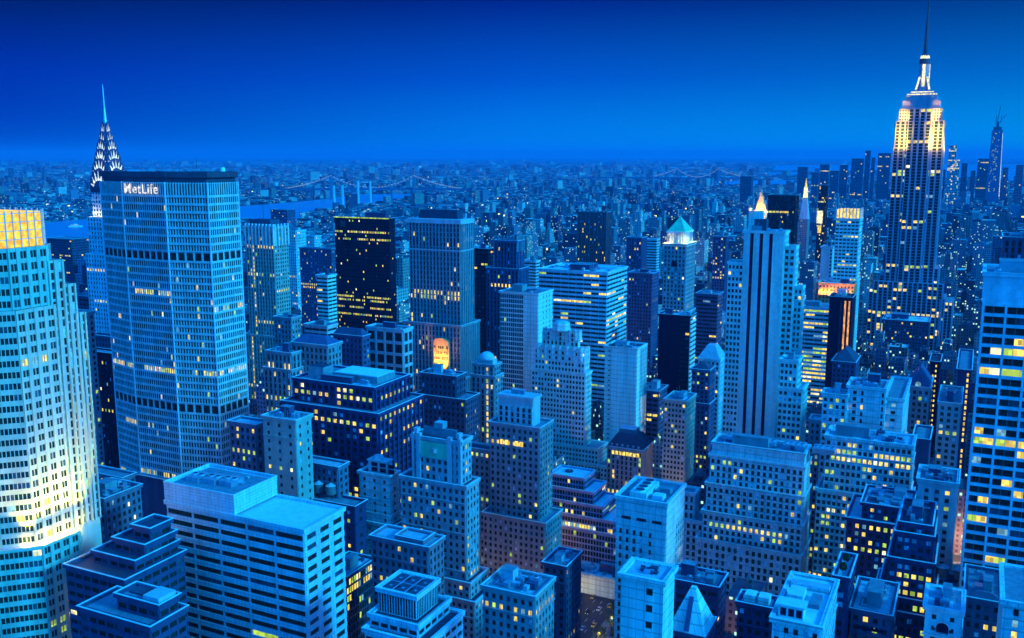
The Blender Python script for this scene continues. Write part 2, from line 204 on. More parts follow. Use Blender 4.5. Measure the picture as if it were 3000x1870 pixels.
('sky9', 'distant_tower', 'pale bright upper tower of the far downtown skyline', 2284.5, 5000, [(312.2, -35.8, 0.0, 0.0, 30)], 'punch', 'cyanwall', 0.3, {}),
('sky10', 'distant_tower', 'pale bright lower tower of the far downtown skyline', 2259.2, 4900, [(241.0, -54.5, 0.0, 0.0, 30)], 'punch', 'cyanwall', 0.3, {}),
('sky11', 'distant_tower', 'short grey tower of the far downtown skyline', 2533.6, 5400, [(218.0, -29.0, 0.0, 0.0, 30)], 'punch', 'skyblue', 0.03, {}),
('sky12', 'distant_tower', 'broad dark tower of the far downtown skyline', 2707.6, 5500, [(241.9, -62.5, 0.0, 0.0, 30)], 'punch', 'skyblue', 0.03, {}),
('sky13', 'distant_tower', 'narrow tower of the far downtown skyline', 2712.2, 5300, [(196.0, -27.0, 0.0, 0.0, 30)], 'punch', 'skyblue', 0.03, {}),
('sky14', 'distant_tower', 'right end tower of the far downtown skyline', 2794.0, 5300, [(209.7, -35.0, 0.0, 0.0, 30)], 'punch', 'skyblue', 0.03, {}),
('sky15', 'distant_tower', 'low tower of the far downtown skyline', 2324.8, 5200, [(186.1, -31.2, 0.0, 0.0, 30)], 'punch', 'skyblue', 0.03, {}),
('sky16', 'distant_tower', 'small tower of the far downtown skyline', 2533.8, 5300, [(177.8, -23.0, 0.0, 0.0, 30)], 'punch', 'skyblue', 0.03, {}),
]
# ------------------------------------------------------------------ frame of the street grid
GA = RAD(26.0)
E1 = Vector((math.cos(GA), -math.sin(GA), 0)); E2 = Vector((math.sin(GA), math.cos(GA), 0))
def g2w(u, v, z=0.0):
    return (u * E1.x + v * E2.x, u * E1.y + v * E2.y, z)
def w2g(X, Y):
    return (X * E1.x + Y * E1.y, X * E2.x + Y * E2.y)
PI = math.pi
CP, SP = math.cos(RAD(9.7)), math.sin(RAD(9.7))
def in_view(X, Y, Z, m=0.03):
    zz = Z - CAMZ; d = Y * CP - zz * SP
    if d < 5: return False
    a = X / d * 0.9357; b = (Y * SP + zz * CP) / d * 0.9357
    return abs(a) < 0.5 + m and abs(b) < 0.3117 + m
def sx(X, Y, Z=0.0):
    zz = Z - CAMZ; d = Y * CP - zz * SP
    return 0.5 + X / d * 0.9357
# ------------------------------------------------------------------ materials
def nmat(name):
    m = bpy.data.materials.new(name); m.use_nodes = True
    nt = m.node_tree; nt.nodes.clear()
    out = nt.nodes.new('ShaderNodeOutputMaterial')
    return m, nt, out
def node(nt, t, ins=None, **k):
    n = nt.nodes.new(t)
    for a, b in k.items(): setattr(n, a, b)
    for i, v in (ins or {}).items():
        if hasattr(v, 'is_linked') or isinstance(v, bpy.types.NodeSocket): nt.links.new(v, n.inputs[i])
        else: n.inputs[i].default_value = v
    return n
def mathn(nt, op, a, b=None, c=None):
    n = nt.nodes.new('ShaderNodeMath'); n.operation = op
    for i, v in enumerate((a, b, c)):
        if v is None: continue
        if isinstance(v, bpy.types.NodeSocket): nt.links.new(v, n.inputs[i])
        else: n.inputs[i].default_value = v
    return n.outputs[0]
def wallmat(name, col, rough=0.8, var=0.45, spec=0.3, streak=0.42, metallic=0.0, joints=None):
    m, nt, out = nmat(name)
    geo = node(nt, 'ShaderNodeNewGeometry')
    mp = node(nt, 'ShaderNodeMapping', {0: geo.outputs['Position'], 3: (0.25, 0.25, 0.03)})
    n1 = node(nt, 'ShaderNodeTexNoise', {0: mp.outputs[0], 'Scale': 1.0, 'Detail': 4.0})
    n2 = node(nt, 'ShaderNodeTexNoise', {0: geo.outputs['Position'], 'Scale': 0.35, 'Detail': 6.0, 'Roughness': 0.7})
    oi = node(nt, 'ShaderNodeObjectInfo')
    f = mathn(nt, 'ADD', mathn(nt, 'MULTIPLY', mathn(nt, 'SUBTRACT', n1.outputs[0], 0.5), streak * 2),
              mathn(nt, 'MULTIPLY', mathn(nt, 'SUBTRACT', n2.outputs[0], 0.5), var * 2))
    f = mathn(nt, 'ADD', f, 1.0)
    if joints:
        du = node(nt, 'ShaderNodeVectorMath', {0: geo.outputs['Position'], 1: (1.337, 0.461, 0)}, operation='DOT_PRODUCT').outputs['Value']
        sz = node(nt, 'ShaderNodeSeparateXYZ', {0: geo.outputs['Position']}).outputs[2]
        a = mathn(nt, 'LESS_THAN', mathn(nt, 'FRACT', mathn(nt, 'DIVIDE', du, joints[0])), 0.08)
        b = mathn(nt, 'LESS_THAN', mathn(nt, 'FRACT', mathn(nt, 'DIVIDE', sz, joints[1])), 0.12)
        f = mathn(nt, 'MULTIPLY', f, mathn(nt, 'MULTIPLY_ADD', mathn(nt, 'MAXIMUM', a, b), -0.42, 1.0))
    mx = node(nt, 'ShaderNodeVectorMath', {0: col}, operation='SCALE')
    nt.links.new(f, mx.inputs['Scale'])
    b = node(nt, 'ShaderNodeBsdfPrincipled', {'Base Color': mx.outputs[0], 'Roughness': rough, 'Specular IOR Level': spec, 'Metallic': metallic})
    nt.links.new(b.outputs[0], out.inputs[0])
    return m
def winmat(name, col, emit, strength):
    if emit: col = (col[0] * .12, col[1] * .12, col[2] * .12)
    m, nt, out = nmat(name)
    geo = node(nt, 'ShaderNodeNewGeometry')
    sn = node(nt, 'ShaderNodeVectorMath', {0: geo.outputs['Position'], 1: (1.35, 1.35, 2.1)}, operation='SNAP')
    wn_ = node(nt, 'ShaderNodeTexWhiteNoise', {0: sn.outputs[0]})
    if emit:
        st = mathn(nt, 'MULTIPLY_ADD', wn_.outputs[0], strength * 0.9, strength * 0.35)
        b = node(nt, 'ShaderNodeBsdfPrincipled', {'Base Color': (*col, 1), 'Roughness': 0.4, 'Emission Color': (*emit, 1)})
        nt.links.new(st, b.inputs['Emission Strength'])
    else:
        bc = node(nt, 'ShaderNodeMix', {0: wn_.outputs[0], 6: (*col, 1), 7: (col[0] * 3, col[1] * 3, col[2] * 3, 1)}, data_type='RGBA')
        b = node(nt, 'ShaderNodeBsdfPrincipled', {'Base Color': bc.outputs[2], 'Roughness': 0.5, 'Specular IOR Level': 0.1})
    nt.links.new(b.outputs[0], out.inputs[0])
    return m
M = {}
def W(name, col, **k): M[name] = wallmat(name, (col[0], col[1] * 1.02, min(.9, col[2] * 1.38)), **k)
W('panel', (0.62, 0.66, 0.64), rough=0.6, joints=(1.9, 1.25))
W('palepanel', (0.66, 0.68, 0.66), rough=0.6)
W('whitepanel', (0.72, 0.80, 0.66), rough=0.5, var=0.2, joints=(2.6, 3.4))
W('bluewhite', (0.58, 0.64, 0.62), rough=0.5)
W('cyanwall', (0.50, 0.66, 0.58))
W('palestone', (0.62, 0.66, 0.58), var=0.6, joints=(3.0, 3.7))
W('palestone2', (0.46, 0.50, 0.47), var=0.4)
W('whitestone', (0.72, 0.74, 0.66))
W('decostone', (0.62, 0.74, 0.58), var=0.4)
W('ornate', (0.52, 0.38, 0.36), var=0.6)
W('stone', (0.27, 0.30, 0.29), var=0.5)
W('stonewarm', (0.36, 0.38, 0.30), var=0.5)
W('stonegrey', (0.23, 0.27, 0.27), var=0.5)
W('darkstone', (0.075, 0.07, 0.12), var=0.6)
W('darkstone2', (0.14, 0.15, 0.2), var=0.6)
W('darkbrick', (0.055, 0.035, 0.095), var=0.5)
W('pinkbrick', (0.42, 0.17, 0.20), var=0.5)
W('bluebrick', (0.09, 0.09, 0.17), var=0.5)
W('darkpanel', (0.07, 0.06, 0.12), rough=0.5)
W('bluemetal', (0.30, 0.30, 0.42), rough=0.4)
W('darkglass', (0.05, 0.06, 0.10), rough=0.2, spec=0.5)
W('blackglass', (0.010, 0.004, 0.026), rough=0.5, spec=0.12)
W('blackgrid', (0.05, 0.038, 0.11), rough=0.5)
W('brownstone', (0.16, 0.10, 0.12))
W('coping', (0.66, 0.70, 0.62), var=.2)
W('pinkstone', (0.62, 0.46, 0.44), var=.4)
W('crownsteel', (0.10, 0.10, 0.18), rough=.35, metallic=.4)
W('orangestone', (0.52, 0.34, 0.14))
W('skyblue', (0.10, 0.13, 0.22))
W('steel', (0.45, 0.48, 0.5), rough=0.35, metallic=0.6)
W('darkmetal', (0.06, 0.06, 0.09), rough=0.5)
W('roofpale', (0.42, 0.46, 0.46), var=0.7, streak=0.1)
W('roofmid', (0.20, 0.23, 0.25), var=0.8, streak=0.1)
W('roofdark', (0.045, 0.045, 0.075), var=0.6, streak=0.1)
W('roofbright', (0.62, 0.70, 0.66), var=0.35, streak=0.05)
W('greenroof', (0.16, 0.55, 0.30), var=0.4)
W('tankwood', (0.16, 0.15, 0.15), var=0.4)
W('gold', (0.8, 0.55, 0.2), rough=0.35, metallic=0.4)
W('asphalt', (0.035, 0.035, 0.04))
W('pavement', (0.14, 0.14, 0.14))
W('land', (0.055, 0.065, 0.075), var=0.9)
W('paint_white', (0.75, 0.75, 0.72))
W('leaf', (0.04, 0.075, 0.03), var=0.9)
W('bark', (0.07, 0.05, 0.04))
W('car_yellow', (0.6, 0.38, 0.03), rough=0.3)
W('car_dark', (0.03, 0.03, 0.04), rough=0.25)
W('car_white', (0.6, 0.6, 0.6), rough=0.3)
W('tyre', (0.02, 0.02, 0.02))
M['w_sign'] = winmat('w_sign', (.5, .5, .5), (1, 1, 1), 1.0)
M['w_blind'] = winmat('w_blind', (0.20, 0.30, 0.42), None, 0)
M['w_dark'] = winmat('w_dark', (0.004, 0.012, 0.014), None, 0)
M['w_blue'] = winmat('w_blue', (0.02, 0.035, 0.06), None, 0)
M['w_warm'] = winmat('w_warm', (0.3, 0.25, 0.1), (1.0, 0.72, 0.12), 1.35)
M['w_lime'] = winmat('w_lime', (0.2, 0.3, 0.1), (0.62, 0.92, 0.10), 0.9)
M['w_pale'] = winmat('w_pale', (0.3, 0.5, 0.6), (0.30, 0.75, 0.95), 0.6)
M['w_white'] = winmat('w_white', (0.5, 0.5, 0.4), (1.0, 0.95, 0.48), 1.5)
M['w_orange'] = winmat('w_orange', (0.5, 0.3, 0.1), (1.0, 0.42, 0.10), 1.3)
WIN = ['w_dark', 'w_blue', 'w_warm', 'w_lime', 'w_pale', 'w_white', 'w_orange', 'w_blind']
# glowing glass crown: mottled yellow to orange with vertical bands
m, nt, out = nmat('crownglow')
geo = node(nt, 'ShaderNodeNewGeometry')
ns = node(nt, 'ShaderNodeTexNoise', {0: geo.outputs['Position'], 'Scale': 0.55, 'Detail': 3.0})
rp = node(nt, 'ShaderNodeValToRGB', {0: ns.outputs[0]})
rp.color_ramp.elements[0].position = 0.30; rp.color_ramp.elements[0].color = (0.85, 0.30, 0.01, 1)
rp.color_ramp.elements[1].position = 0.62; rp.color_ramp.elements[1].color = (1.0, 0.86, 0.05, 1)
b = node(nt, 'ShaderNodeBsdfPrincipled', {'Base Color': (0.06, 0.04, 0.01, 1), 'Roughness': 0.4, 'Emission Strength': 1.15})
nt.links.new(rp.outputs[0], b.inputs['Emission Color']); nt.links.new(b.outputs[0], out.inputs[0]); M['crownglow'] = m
# water
m, nt, out = nmat('water_surface')
geo = node(nt, 'ShaderNodeNewGeometry')
ns = node(nt, 'ShaderNodeTexNoise', {0: geo.outputs['Position'], 'Scale': 0.02, 'Detail': 5.0})
bp = node(nt, 'ShaderNodeBump', {'Height': ns.outputs[0], 'Strength': 0.4, 'Distance': 4.0})
b = node(nt, 'ShaderNodeBsdfPrincipled', {'Base Color': (0.10, 0.34, 0.64, 1), 'Roughness': 0.3, 'Specular IOR Level': 0.5, 'Normal': bp.outputs[0]})
nt.links.new(b.outputs[0], out.inputs[0]); M['water'] = m
# small buildings: window grid computed from the position on the wall, wall colour from the face attribute 'tint'
def citymat(name, bay, fl, lit, ww=0.5, wh=0.5, es=1.6, big=0.0):
    m, nt, out = nmat(name)
    geo = node(nt, 'ShaderNodeNewGeometry')
    at = node(nt, 'ShaderNodeAttribute', attribute_name='tint')
    du = node(nt, 'ShaderNodeVectorMath', {0: geo.outputs['Position'], 1: tuple(E1)}, operation='DOT_PRODUCT').outputs['Value']
    dv = node(nt, 'ShaderNodeVectorMath', {0: geo.outputs['Position'], 1: tuple(E2)}, operation='DOT_PRODUCT').outputs['Value']
    nu = mathn(nt, 'ABSOLUTE', node(nt, 'ShaderNodeVectorMath', {0: geo.outputs['Normal'], 1: tuple(E1)}, operation='DOT_PRODUCT').outputs['Value'])
    sep = node(nt, 'ShaderNodeSeparateXYZ', {0: geo.outputs['Position']})
    sn = node(nt, 'ShaderNodeSeparateXYZ', {0: geo.outputs['Normal']})
    isw = mathn(nt, 'GREATER_THAN', nu, 0.7)
    h = mathn(nt, 'ADD', mathn(nt, 'MULTIPLY', dv, isw), mathn(nt, 'MULTIPLY', du, mathn(nt, 'SUBTRACT', 1.0, isw)))
    side = mathn(nt, 'LESS_THAN', mathn(nt, 'ABSOLUTE', sn.outputs[2]), 0.5)
    def cells(bay, fl, ww, wh, prob):
        hx = mathn(nt, 'DIVIDE', h, bay); zx = mathn(nt, 'DIVIDE', sep.outputs[2], fl)
        fx = mathn(nt, 'FRACT', hx); fz = mathn(nt, 'FRACT', zx)
        a = mathn(nt, 'LESS_THAN', mathn(nt, 'ABSOLUTE', mathn(nt, 'SUBTRACT', fx, 0.5)), ww / 2)
        c = mathn(nt, 'LESS_THAN', mathn(nt, 'ABSOLUTE', mathn(nt, 'SUBTRACT', fz, 0.55)), wh / 2)
        mask = mathn(nt, 'MULTIPLY', mathn(nt, 'MULTIPLY', a, c), side)
        cmb = node(nt, 'ShaderNodeCombineXYZ', {0: mathn(nt, 'FLOOR', hx), 1: mathn(nt, 'FLOOR', zx), 2: isw})
        # vary by the building too
        add = node(nt, 'ShaderNodeVectorMath', {0: cmb.outputs[0], 1: at.outputs['Vector']}, operation='ADD')
        w_ = node(nt, 'ShaderNodeTexWhiteNoise', {0: add.outputs[0]})
        l = mathn(nt, 'GREATER_THAN', w_.outputs[0], 1.0 - prob)
        return mask, mathn(nt, 'MULTIPLY', mask, l), w_
    mask, l, w_ = cells(bay, fl, ww, wh, lit)
    if big:
        _, l2, w2 = cells(bay * 3.1, fl * 2.3, 0.5, 0.5, big)
        l = mathn(nt, 'MAXIMUM', l, mathn(nt, 'MULTIPLY', l2, 1.5))
    nz = node(nt, 'ShaderNodeTexNoise', {0: geo.outputs['Position'], 'Scale': 0.15, 'Detail': 4.0})
    k = mathn(nt, 'MULTIPLY_ADD', nz.outputs[0], 1.1, 0.45)
    k = mathn(nt, 'MULTIPLY', k, mathn(nt, 'MULTIPLY_ADD', mask, -0.78, 1.0))
    bc = node(nt, 'ShaderNodeVectorMath', {0: at.outputs['Color']}, operation='SCALE'); nt.links.new(k, bc.inputs['Scale'])
    wc = node(nt, 'ShaderNodeValToRGB', {0: node(nt, 'ShaderNodeSeparateColor', {0: w_.outputs[1]}).outputs[0]})
    wc.color_ramp.interpolation = 'CONSTANT'
    wc.color_ramp.elements[0].color = (1, 0.75, 0.12, 1); wc.color_ramp.elements[1].position = 0.55; wc.color_ramp.elements[1].color = (0.65, 0.95, 0.2, 1)
    e = wc.color_ramp.elements.new(0.82); e.color = (0.5, 0.95, 0.7, 1)
    b = node(nt, 'ShaderNodeBsdfPrincipled', {'Base Color': bc.outputs[0], 'Roughness': 0.7, 'Specular IOR Level': 0.25, 'Emission Color': wc.outputs[0],
                                             'Emission Strength': mathn(nt, 'MULTIPLY', l, es)})
    nt.links.new(b.outputs[0], out.inputs[0]); M[name] = m
citymat('city_near', 3.1, 3.6, 0.10, es=1.3)
citymat('city_far', 6.0, 4.5, 0.035, ww=0.5, wh=0.5, es=1.3, big=0.006)
# ------------------------------------------------------------------ mesh collector
class MB:
    def __init__(s): s.v = []; s.f = []; s.m = []; s.mats = []
    def mi(s, name):
        if name not in s.mats: s.mats.append(name)
        return s.mats.index(name)
    def quad(s, a, b, c, d, mat):
        i = len(s.v); s.v += [a, b, c, d]; s.f.append((i, i + 1, i + 2, i + 3)); s.m.append(s.mi(mat))
    def poly(s, pts, mat):
        i = len(s.v); s.v += pts; s.f.append(tuple(range(i, i + len(pts)))); s.m.append(s.mi(mat))
    def box(s, x0, x1, y0, y1, z0, z1, mat, top=None):
        i = len(s.v)
        s.v += [(x0, y0, z0), (x1, y0, z0), (x1, y1, z0), (x0, y1, z0), (x0, y0, z1), (x1, y0, z1), (x1, y1, z1), (x0, y1, z1)]
        k = s.mi(mat)
        s.f += [(i, i + 3, i + 2, i + 1), (i + 4, i + 5, i + 6, i + 7), (i, i + 1, i + 5, i + 4), (i + 1, i + 2, i + 6, i + 5), (i + 2, i + 3, i + 7, i + 6), (i + 3, i, i + 4, i + 7)]
        s.m += [k, s.mi(top) if top else k, k, k, k, k]
    def obox(s, p, t, n, a0, a1, b0, b1, z0, z1, mat):
        # p origin (x, y), t tangent, n outward normal; a along t, b along n
        i = len(s.v)
        P = lambda a, b, z: (p[0] + t[0] * a + n[0] * b, p[1] + t[1] * a + n[1] * b, z)
        s.v += [P(a0, b0, z0), P(a1, b0, z0), P(a1, b1, z0), P(a0, b1, z0), P(a0, b0, z1), P(a1, b0, z1), P(a1, b1, z1), P(a0, b1, z1)]
        k = s.mi(mat)
        F = [(i, i + 3, i + 2, i + 1), (i + 4, i + 5, i + 6, i + 7), (i, i + 1, i + 5, i + 4), (i + 1, i + 2, i + 6, i + 5), (i + 2, i + 3, i + 7, i + 6), (i + 3, i, i + 4, i + 7)]
        s.f += F; s.m += [k] * 6
    def prism(s, pts, z0, z1, mat, top=None):
        # pts clockwise or not: normals are recalculated
        n = len(pts); i = len(s.v)
        s.v += [(x, y, z0) for x, y in pts] + [(x, y, z1) for x, y in pts]
        k = s.mi(mat); kt = s.mi(top) if top else k
        s.f.append(tuple(range(i + n - 1, i - 1, -1))); s.m.append(k)
        s.f.append(tuple(range(i + n, i + 2 * n))); s.m.append(kt)
        for j in range(n):
            a, b = j, (j + 1) % n
            s.f.append((i + a, i + b, i + n + b, i + n + a)); s.m.append(k)
    def frustum(s, pts0, z0, pts1, z1, mat):
        n = len(pts0); i = len(s.v)
        s.v += [(x, y, z0) for x, y in pts0] + [(x, y, z1) for x, y in pts1]
        k = s.mi(mat)
        s.f.append(tuple(range(i + n - 1, i - 1, -1))); s.f.append(tuple(range(i + n, i + 2 * n))); s.m += [k, k]
        for j in range(n):
            a, b = j, (j + 1) % n
            s.f.append((i + a, i + b, i + n + b, i + n + a)); s.m.append(k)
    def cyl(s, x, y, z0, z1, r0, r1, mat, n=16):
        c0 = [(x + r0 * math.cos(2 * PI * j / n), y + r0 * math.sin(2 * PI * j / n)) for j in range(n)]
        c1 = [(x + r1 * math.cos(2 * PI * j / n), y + r1 * math.sin(2 * PI * j / n)) for j in range(n)]
        s.frustum(c0, z0, c1, z1, mat)
    def beam(s, a, b, r, mat):
        a = Vector(a); b = Vector(b); d = (b - a).normalized()
        u = d.cross(Vector((0, 0, 1)));
        if u.length < 1e-3: u = Vector((1, 0, 0))
        u.normalize(); w = d.cross(u)
        i = len(s.v)
        for q in (a, b):
            for su, sw in ((-1, -1), (1, -1), (1, 1), (-1, 1)):
                s.v.append(tuple(q + u * su * r + w * sw * r))
        k = s.mi(mat)
        s.f += [(i, i + 1, i + 2, i + 3), (i + 7, i + 6, i + 5, i + 4)] + [(i + j, i + (j + 1) % 4 + 0, i + 4 + (j + 1) % 4, i + 4 + j) for j in range(4)]
        s.m += [k] * 6
    def build(s, name, parent=None, tint=None):
        me = bpy.data.meshes.new(name)
        me.from_pydata(s.v, [], s.f)
        me.polygons.foreach_set('material_index', s.m)
        for x in s.mats: me.materials.append(M[x])
        if tint is not None:
            a = me.attributes.new('tint', 'FLOAT_COLOR', 'FACE')
            a.data.foreach_set('color', np.asarray(tint, dtype=np.float32).ravel())
        me.update()
        o = bpy.data.objects.new(name, me); scn.collection.objects.link(o)
        if parent is not None: o.parent = parent
        return o
def thing(name, label, cat, loc, rz=-GA, group=None):
    o = bpy.data.objects.new(name, None); scn.collection.objects.link(o)
    o.empty_display_size = 5
    o.location = loc; o.rotation_euler = (0, 0, rz)
    o['label'] = label; o['category'] = cat
    if group: o['group'] = group
    return o
def tag(o, label=None, cat=None, group=None, kind=None):
    for k_, v_ in (('label', label), ('category', cat), ('group', group), ('kind', kind)):
        if v_: o[k_] = v_
    return o
# shared pane meshes, one per glass
PANE = {}
for wname in WIN:
    mb = MB(); mb.box(-0.5, 0.5, 0, 1, -0.5, 0.5, wname)
    me = bpy.data.meshes.new('pane_' + wname); me.from_pydata(mb.v, [], mb.f); me.materials.append(M[wname]); PANE[wname] = me
# ------------------------------------------------------------------ facades
# bay, floor, window width share, window height share, pier proud, spandrel proud
ST = {
 'punch': (3.2, 3.7, .50, .57, .50, .40), 'punch_tall': (3.1, 4.0, .52, .66, .5, .36), 'punch_pair': (2.6, 3.8, .64, .56, .55, .4),
 'ribbon': (7.0, 3.75, .97, .48, .22, .5), 'ribbon2': (4.2, 3.9, .8, .5, .3, .45), 'curtain': (1.9, 3.8, .82, .74, .22, .16),
 'pier': (3.2, 3.7, .52, .74, .9, .3), 'sparse': (6.5, 4.2, .24, .42, .3, .26), 'bigwin': (7.0, 8.0, .8, .74, .8, .6),
 'darkgrid': (4.1, 3.5, .68, .60, 1.1, .4), 'gridbands': (4.0, 4.05, .985, .68, .15, .7), 'gridwhite': (3.6, 3.6, .74, .46, .35, .5),
 'col': (3.0, 3.9, .72, .62, .4, .3), 'panelgrid': (2.2, 3.4, .93, .93, .06, .045), 'piercols': (4.0, 3.9, .42, .5, .7, .2),
 'stripe': (2.0, 400, .9, .98, .9, .4), 'fine': (1.75, 4.17, .66, .68, .28, .4), 'esb': (6.4, 3.9, .66, .86, .9, .16),
}
BLINDS = ('darkgrid', 'punch', 'punch_tall', 'punch_pair', 'pier', 'col', 'sparse')
def facade(wall, panes, p, t, n, W_, z0, z1, st, mat, lit, rng, inset=0.0, glass=0, opts=None):
    """lattice of piers and spandrels in front of the core plane, panes on the core plane"""
    opts = opts or {}
    if st is None or st == 'blank' or z1 - z0 < 2.0 or W_ < 1.5:
        wall.obox(p, t, n, 0, W_, 0, 0.45, z0, z1 + 0.0, mat); return
    bay, fl, ww, wh, pp, spd = ST[st]
    nb = max(1, int(round(W_ / bay))); bay = W_ / nb
    nf = max(1, int(round((z1 - z0 - 0.6) / fl))); 
    if fl > 100: nf = 1
    fl = (z1 - z0 - 0.6) / nf
    pw = bay * (1 - ww); zt = z0 + nf * fl
    for i in range(nb + 1):
        a0 = i * bay - pw / 2; a1 = i * bay + pw / 2
        if i == 0: a0 = 0
        if i == nb: a1 = W_
        wall.obox(p, t, n, a0, a1, 0, pp, z0, z1, mat)
    sh = fl * (1 - wh)
    for j in range(nf + 1):
        b0 = z0 + j * fl - sh * 0.45; b1 = z0 + j * fl + sh * 0.55
        b0 = max(b0, z0); b1 = min(b1, z1)
        if b1 - b0 > 0.02: wall.obox(p, t, n, 0.02, W_ - 0.02, 0, spd, b0, b1, mat)
        if st in ('punch', 'punch_pair', 'sparse') and nf > 5 and j in (1, nf - 2, nf // 2): wall.obox(p, t, n, -.1, W_ + .1, 0, pp + .45, b1 - .55, b1 - .05, mat)
        elif st == 'punch' and W_ < 60 and 0 < j < nf:
            for i in range(nb): wall.obox(p, t, n, (i + .5) * bay - bay * ww * .62, (i + .5) * bay + bay * ww * .62, spd, spd + .22, b1 - .2, b1 - .02, mat)
    litcol = set(opts.get('litcol', ()))
    for j in range(nf):
        r = rng.random(); rowp = lit * 0.55
        if r < lit * 0.55: rowp = 0.65
        top = (zt - (z0 + (j + 1) * fl)) / fl
        if j in opts.get('litrows', ()): rowp = 0.9
        zc = z0 + (j + 0.5) * fl + sh * 0.05; hh = fl * wh
        run = False
        for i in range(nb):
            if rowp > 0.5: l = rng.random() < (0.88 if run else 0.5); run = l
            else: l = rng.random() < rowp
            if i in litcol and rng.random() < 0.85: l = True
            g = glass
            if l:
                q = rng.random(); g = 2 if q < 0.52 else (3 if q < 0.84 else (4 if q < 0.93 else 5))
                if opts.get('litmat') is not None: g = opts['litmat']
            elif rng.random() < opts.get('blue', 0.14): g = 1
            elif rng.random() < opts.get('blindp', .08) and st in BLINDS and 'blue' not in opts: g = 7
            a = (i + 0.5) * bay
            panes.append((p[0] + t[0] * a, p[1] + t[1] * a, zc, t, n, bay * ww, hh, g))
def emit_panes(panes, parent, near, loc=None, rz=-GA, pname='window', cap=100):
    """the hundred nearest panes become parts of their own, the rest one mesh"""
    if not panes: return
    sep = []
    if near:
        R = Matrix.Rotation(rz, 4, 'Z')
        sc = []
        for k, q in enumerate(panes):
            w_ = R @ Vector((q[0], q[1], q[2])) + Vector(loc)
            nn = R @ Vector((q[4][0], q[4][1], 0))
            if in_view(w_.x, w_.y, w_.z, 0.0) and (Vector((0, 0, CAMZ)) - w_).dot(nn) > 0:
                sc.append(((w_ - Vector((0, 0, CAMZ))).length * (1.0 / max(0.3, q[5] * q[6]) ** 0.1), k))
        sc.sort(); sep = [k for _, k in sc[:cap]]
    ss = set(sep)
    for k in sep:
        x, y, z_, t, n, w_, h_, g = panes[k]
        o = bpy.data.objects.new(pname, PANE[WIN[g]]); scn.collection.objects.link(o)
        o.parent = parent; o.location = (x + n[0] * 0.03, y + n[1] * 0.03, z_)
        o.rotation_euler = (0, 0, math.atan2(t[1], t[0])); o.scale = (w_, 0.12, h_)
    rest = [q for k, q in enumerate(panes) if k not in ss]
    if rest:
        mb = MB()
        for x, y, z_, t, n, w_, h_, g in rest:
            ex, ey = n[0] * 0.04, n[1] * 0.04; a = w_ / 2; b_ = h_ / 2
            mb.quad((x - t[0] * a + ex, y - t[1] * a + ey, z_ - b_), (x + t[0] * a + ex, y + t[1] * a + ey, z_ - b_),
                    (x + t[0] * a + ex, y + t[1] * a + ey, z_ + b_), (x - t[0] * a + ex, y - t[1] * a + ey, z_ + b_), WIN[g])
        o = mb.build(pname, parent)
        if len(rest) > 1: o['kind'] = 'stuff'
def parapet(mb, x0, x1, y0, y1, z, mat, h=1.1, o=0.55, th=0.5):
    o2 = o
    mb.box(x0 - o2, x1 + o2, y0 - o2, y0 - o2 + th + o2, z - 0.5, z + h, mat)
    mb.box(x0 - o2, x1 + o2, y1 - th, y1 + o2, z - 0.5, z + h, mat)
    mb.box(x0 - o2, x0 + th, y0 + th, y1 - th, z - 0.5, z + h, mat)
    mb.box(x1 - th, x1 + o2, y0 + th, y1 - th, z - 0.5, z + h, mat)
    # pale coping stones along the top
    q = o2 + .12
    mb.box(x0 - q, x1 + q, y0 - q, y0 - q + .62, z + h, z + h + .22, 'coping'); mb.box(x1 + q - .62, x1 + q, y0 - q + .62, y1 + q, z + h, z + h + .22, 'coping')
    mb.box(x0 - q, x0 - q + .62, y0 - q + .62, y1 + q, z + h, z + h + .22, 'coping'); mb.box(x0 - q + .62, x1 + q - .62, y1 + q - .62, y1 + q, z + h, z + h + .22, 'coping')
def water_tank(parent, x, y, z, r=2.2, h=4.0):
    mb = MB()
    for dx in (-1, 1):
        for dy in (-1, 1): mb.box(x + dx * r * .6 - .12, x + dx * r * .6 + .12, y + dy * r * .6 - .12, y + dy * r * .6 + .12, z, z + 2.6, 'darkmetal')
    mb.cyl(x, y, z + 2.6, z + 2.6 + h, r, r * 0.96, 'tankwood'); mb.cyl(x, y, z + 2.6 + h, z + 2.6 + h + r * .55, r * 1.06, 0.1, 'roofpale')
    return mb.build('water_tank', parent)
def cooling_unit(parent, x, y, z, w_, d_, h_, rng):
    mb = MB(); mb.box(x, x + w_, y, y + d_, z, z + h_, 'steel')
    k = max(1, int(w_ / 2.4))
    for i in range(k):
        cx = x + (i + .5) * w_ / k; mb.cyl(cx, y + d_ / 2, z + h_, z + h_ + 0.5, min(w_ / k, d_) * .4, min(w_ / k, d_) * .4, 'roofpale', 12)
        mb.cyl(cx, y + d_ / 2, z + h_ + 0.5, z + h_ + 0.52, min(w_ / k, d_) * .34, min(w_ / k, d_) * .34, 'darkmetal', 12)
    return mb.build('cooling_unit', parent)
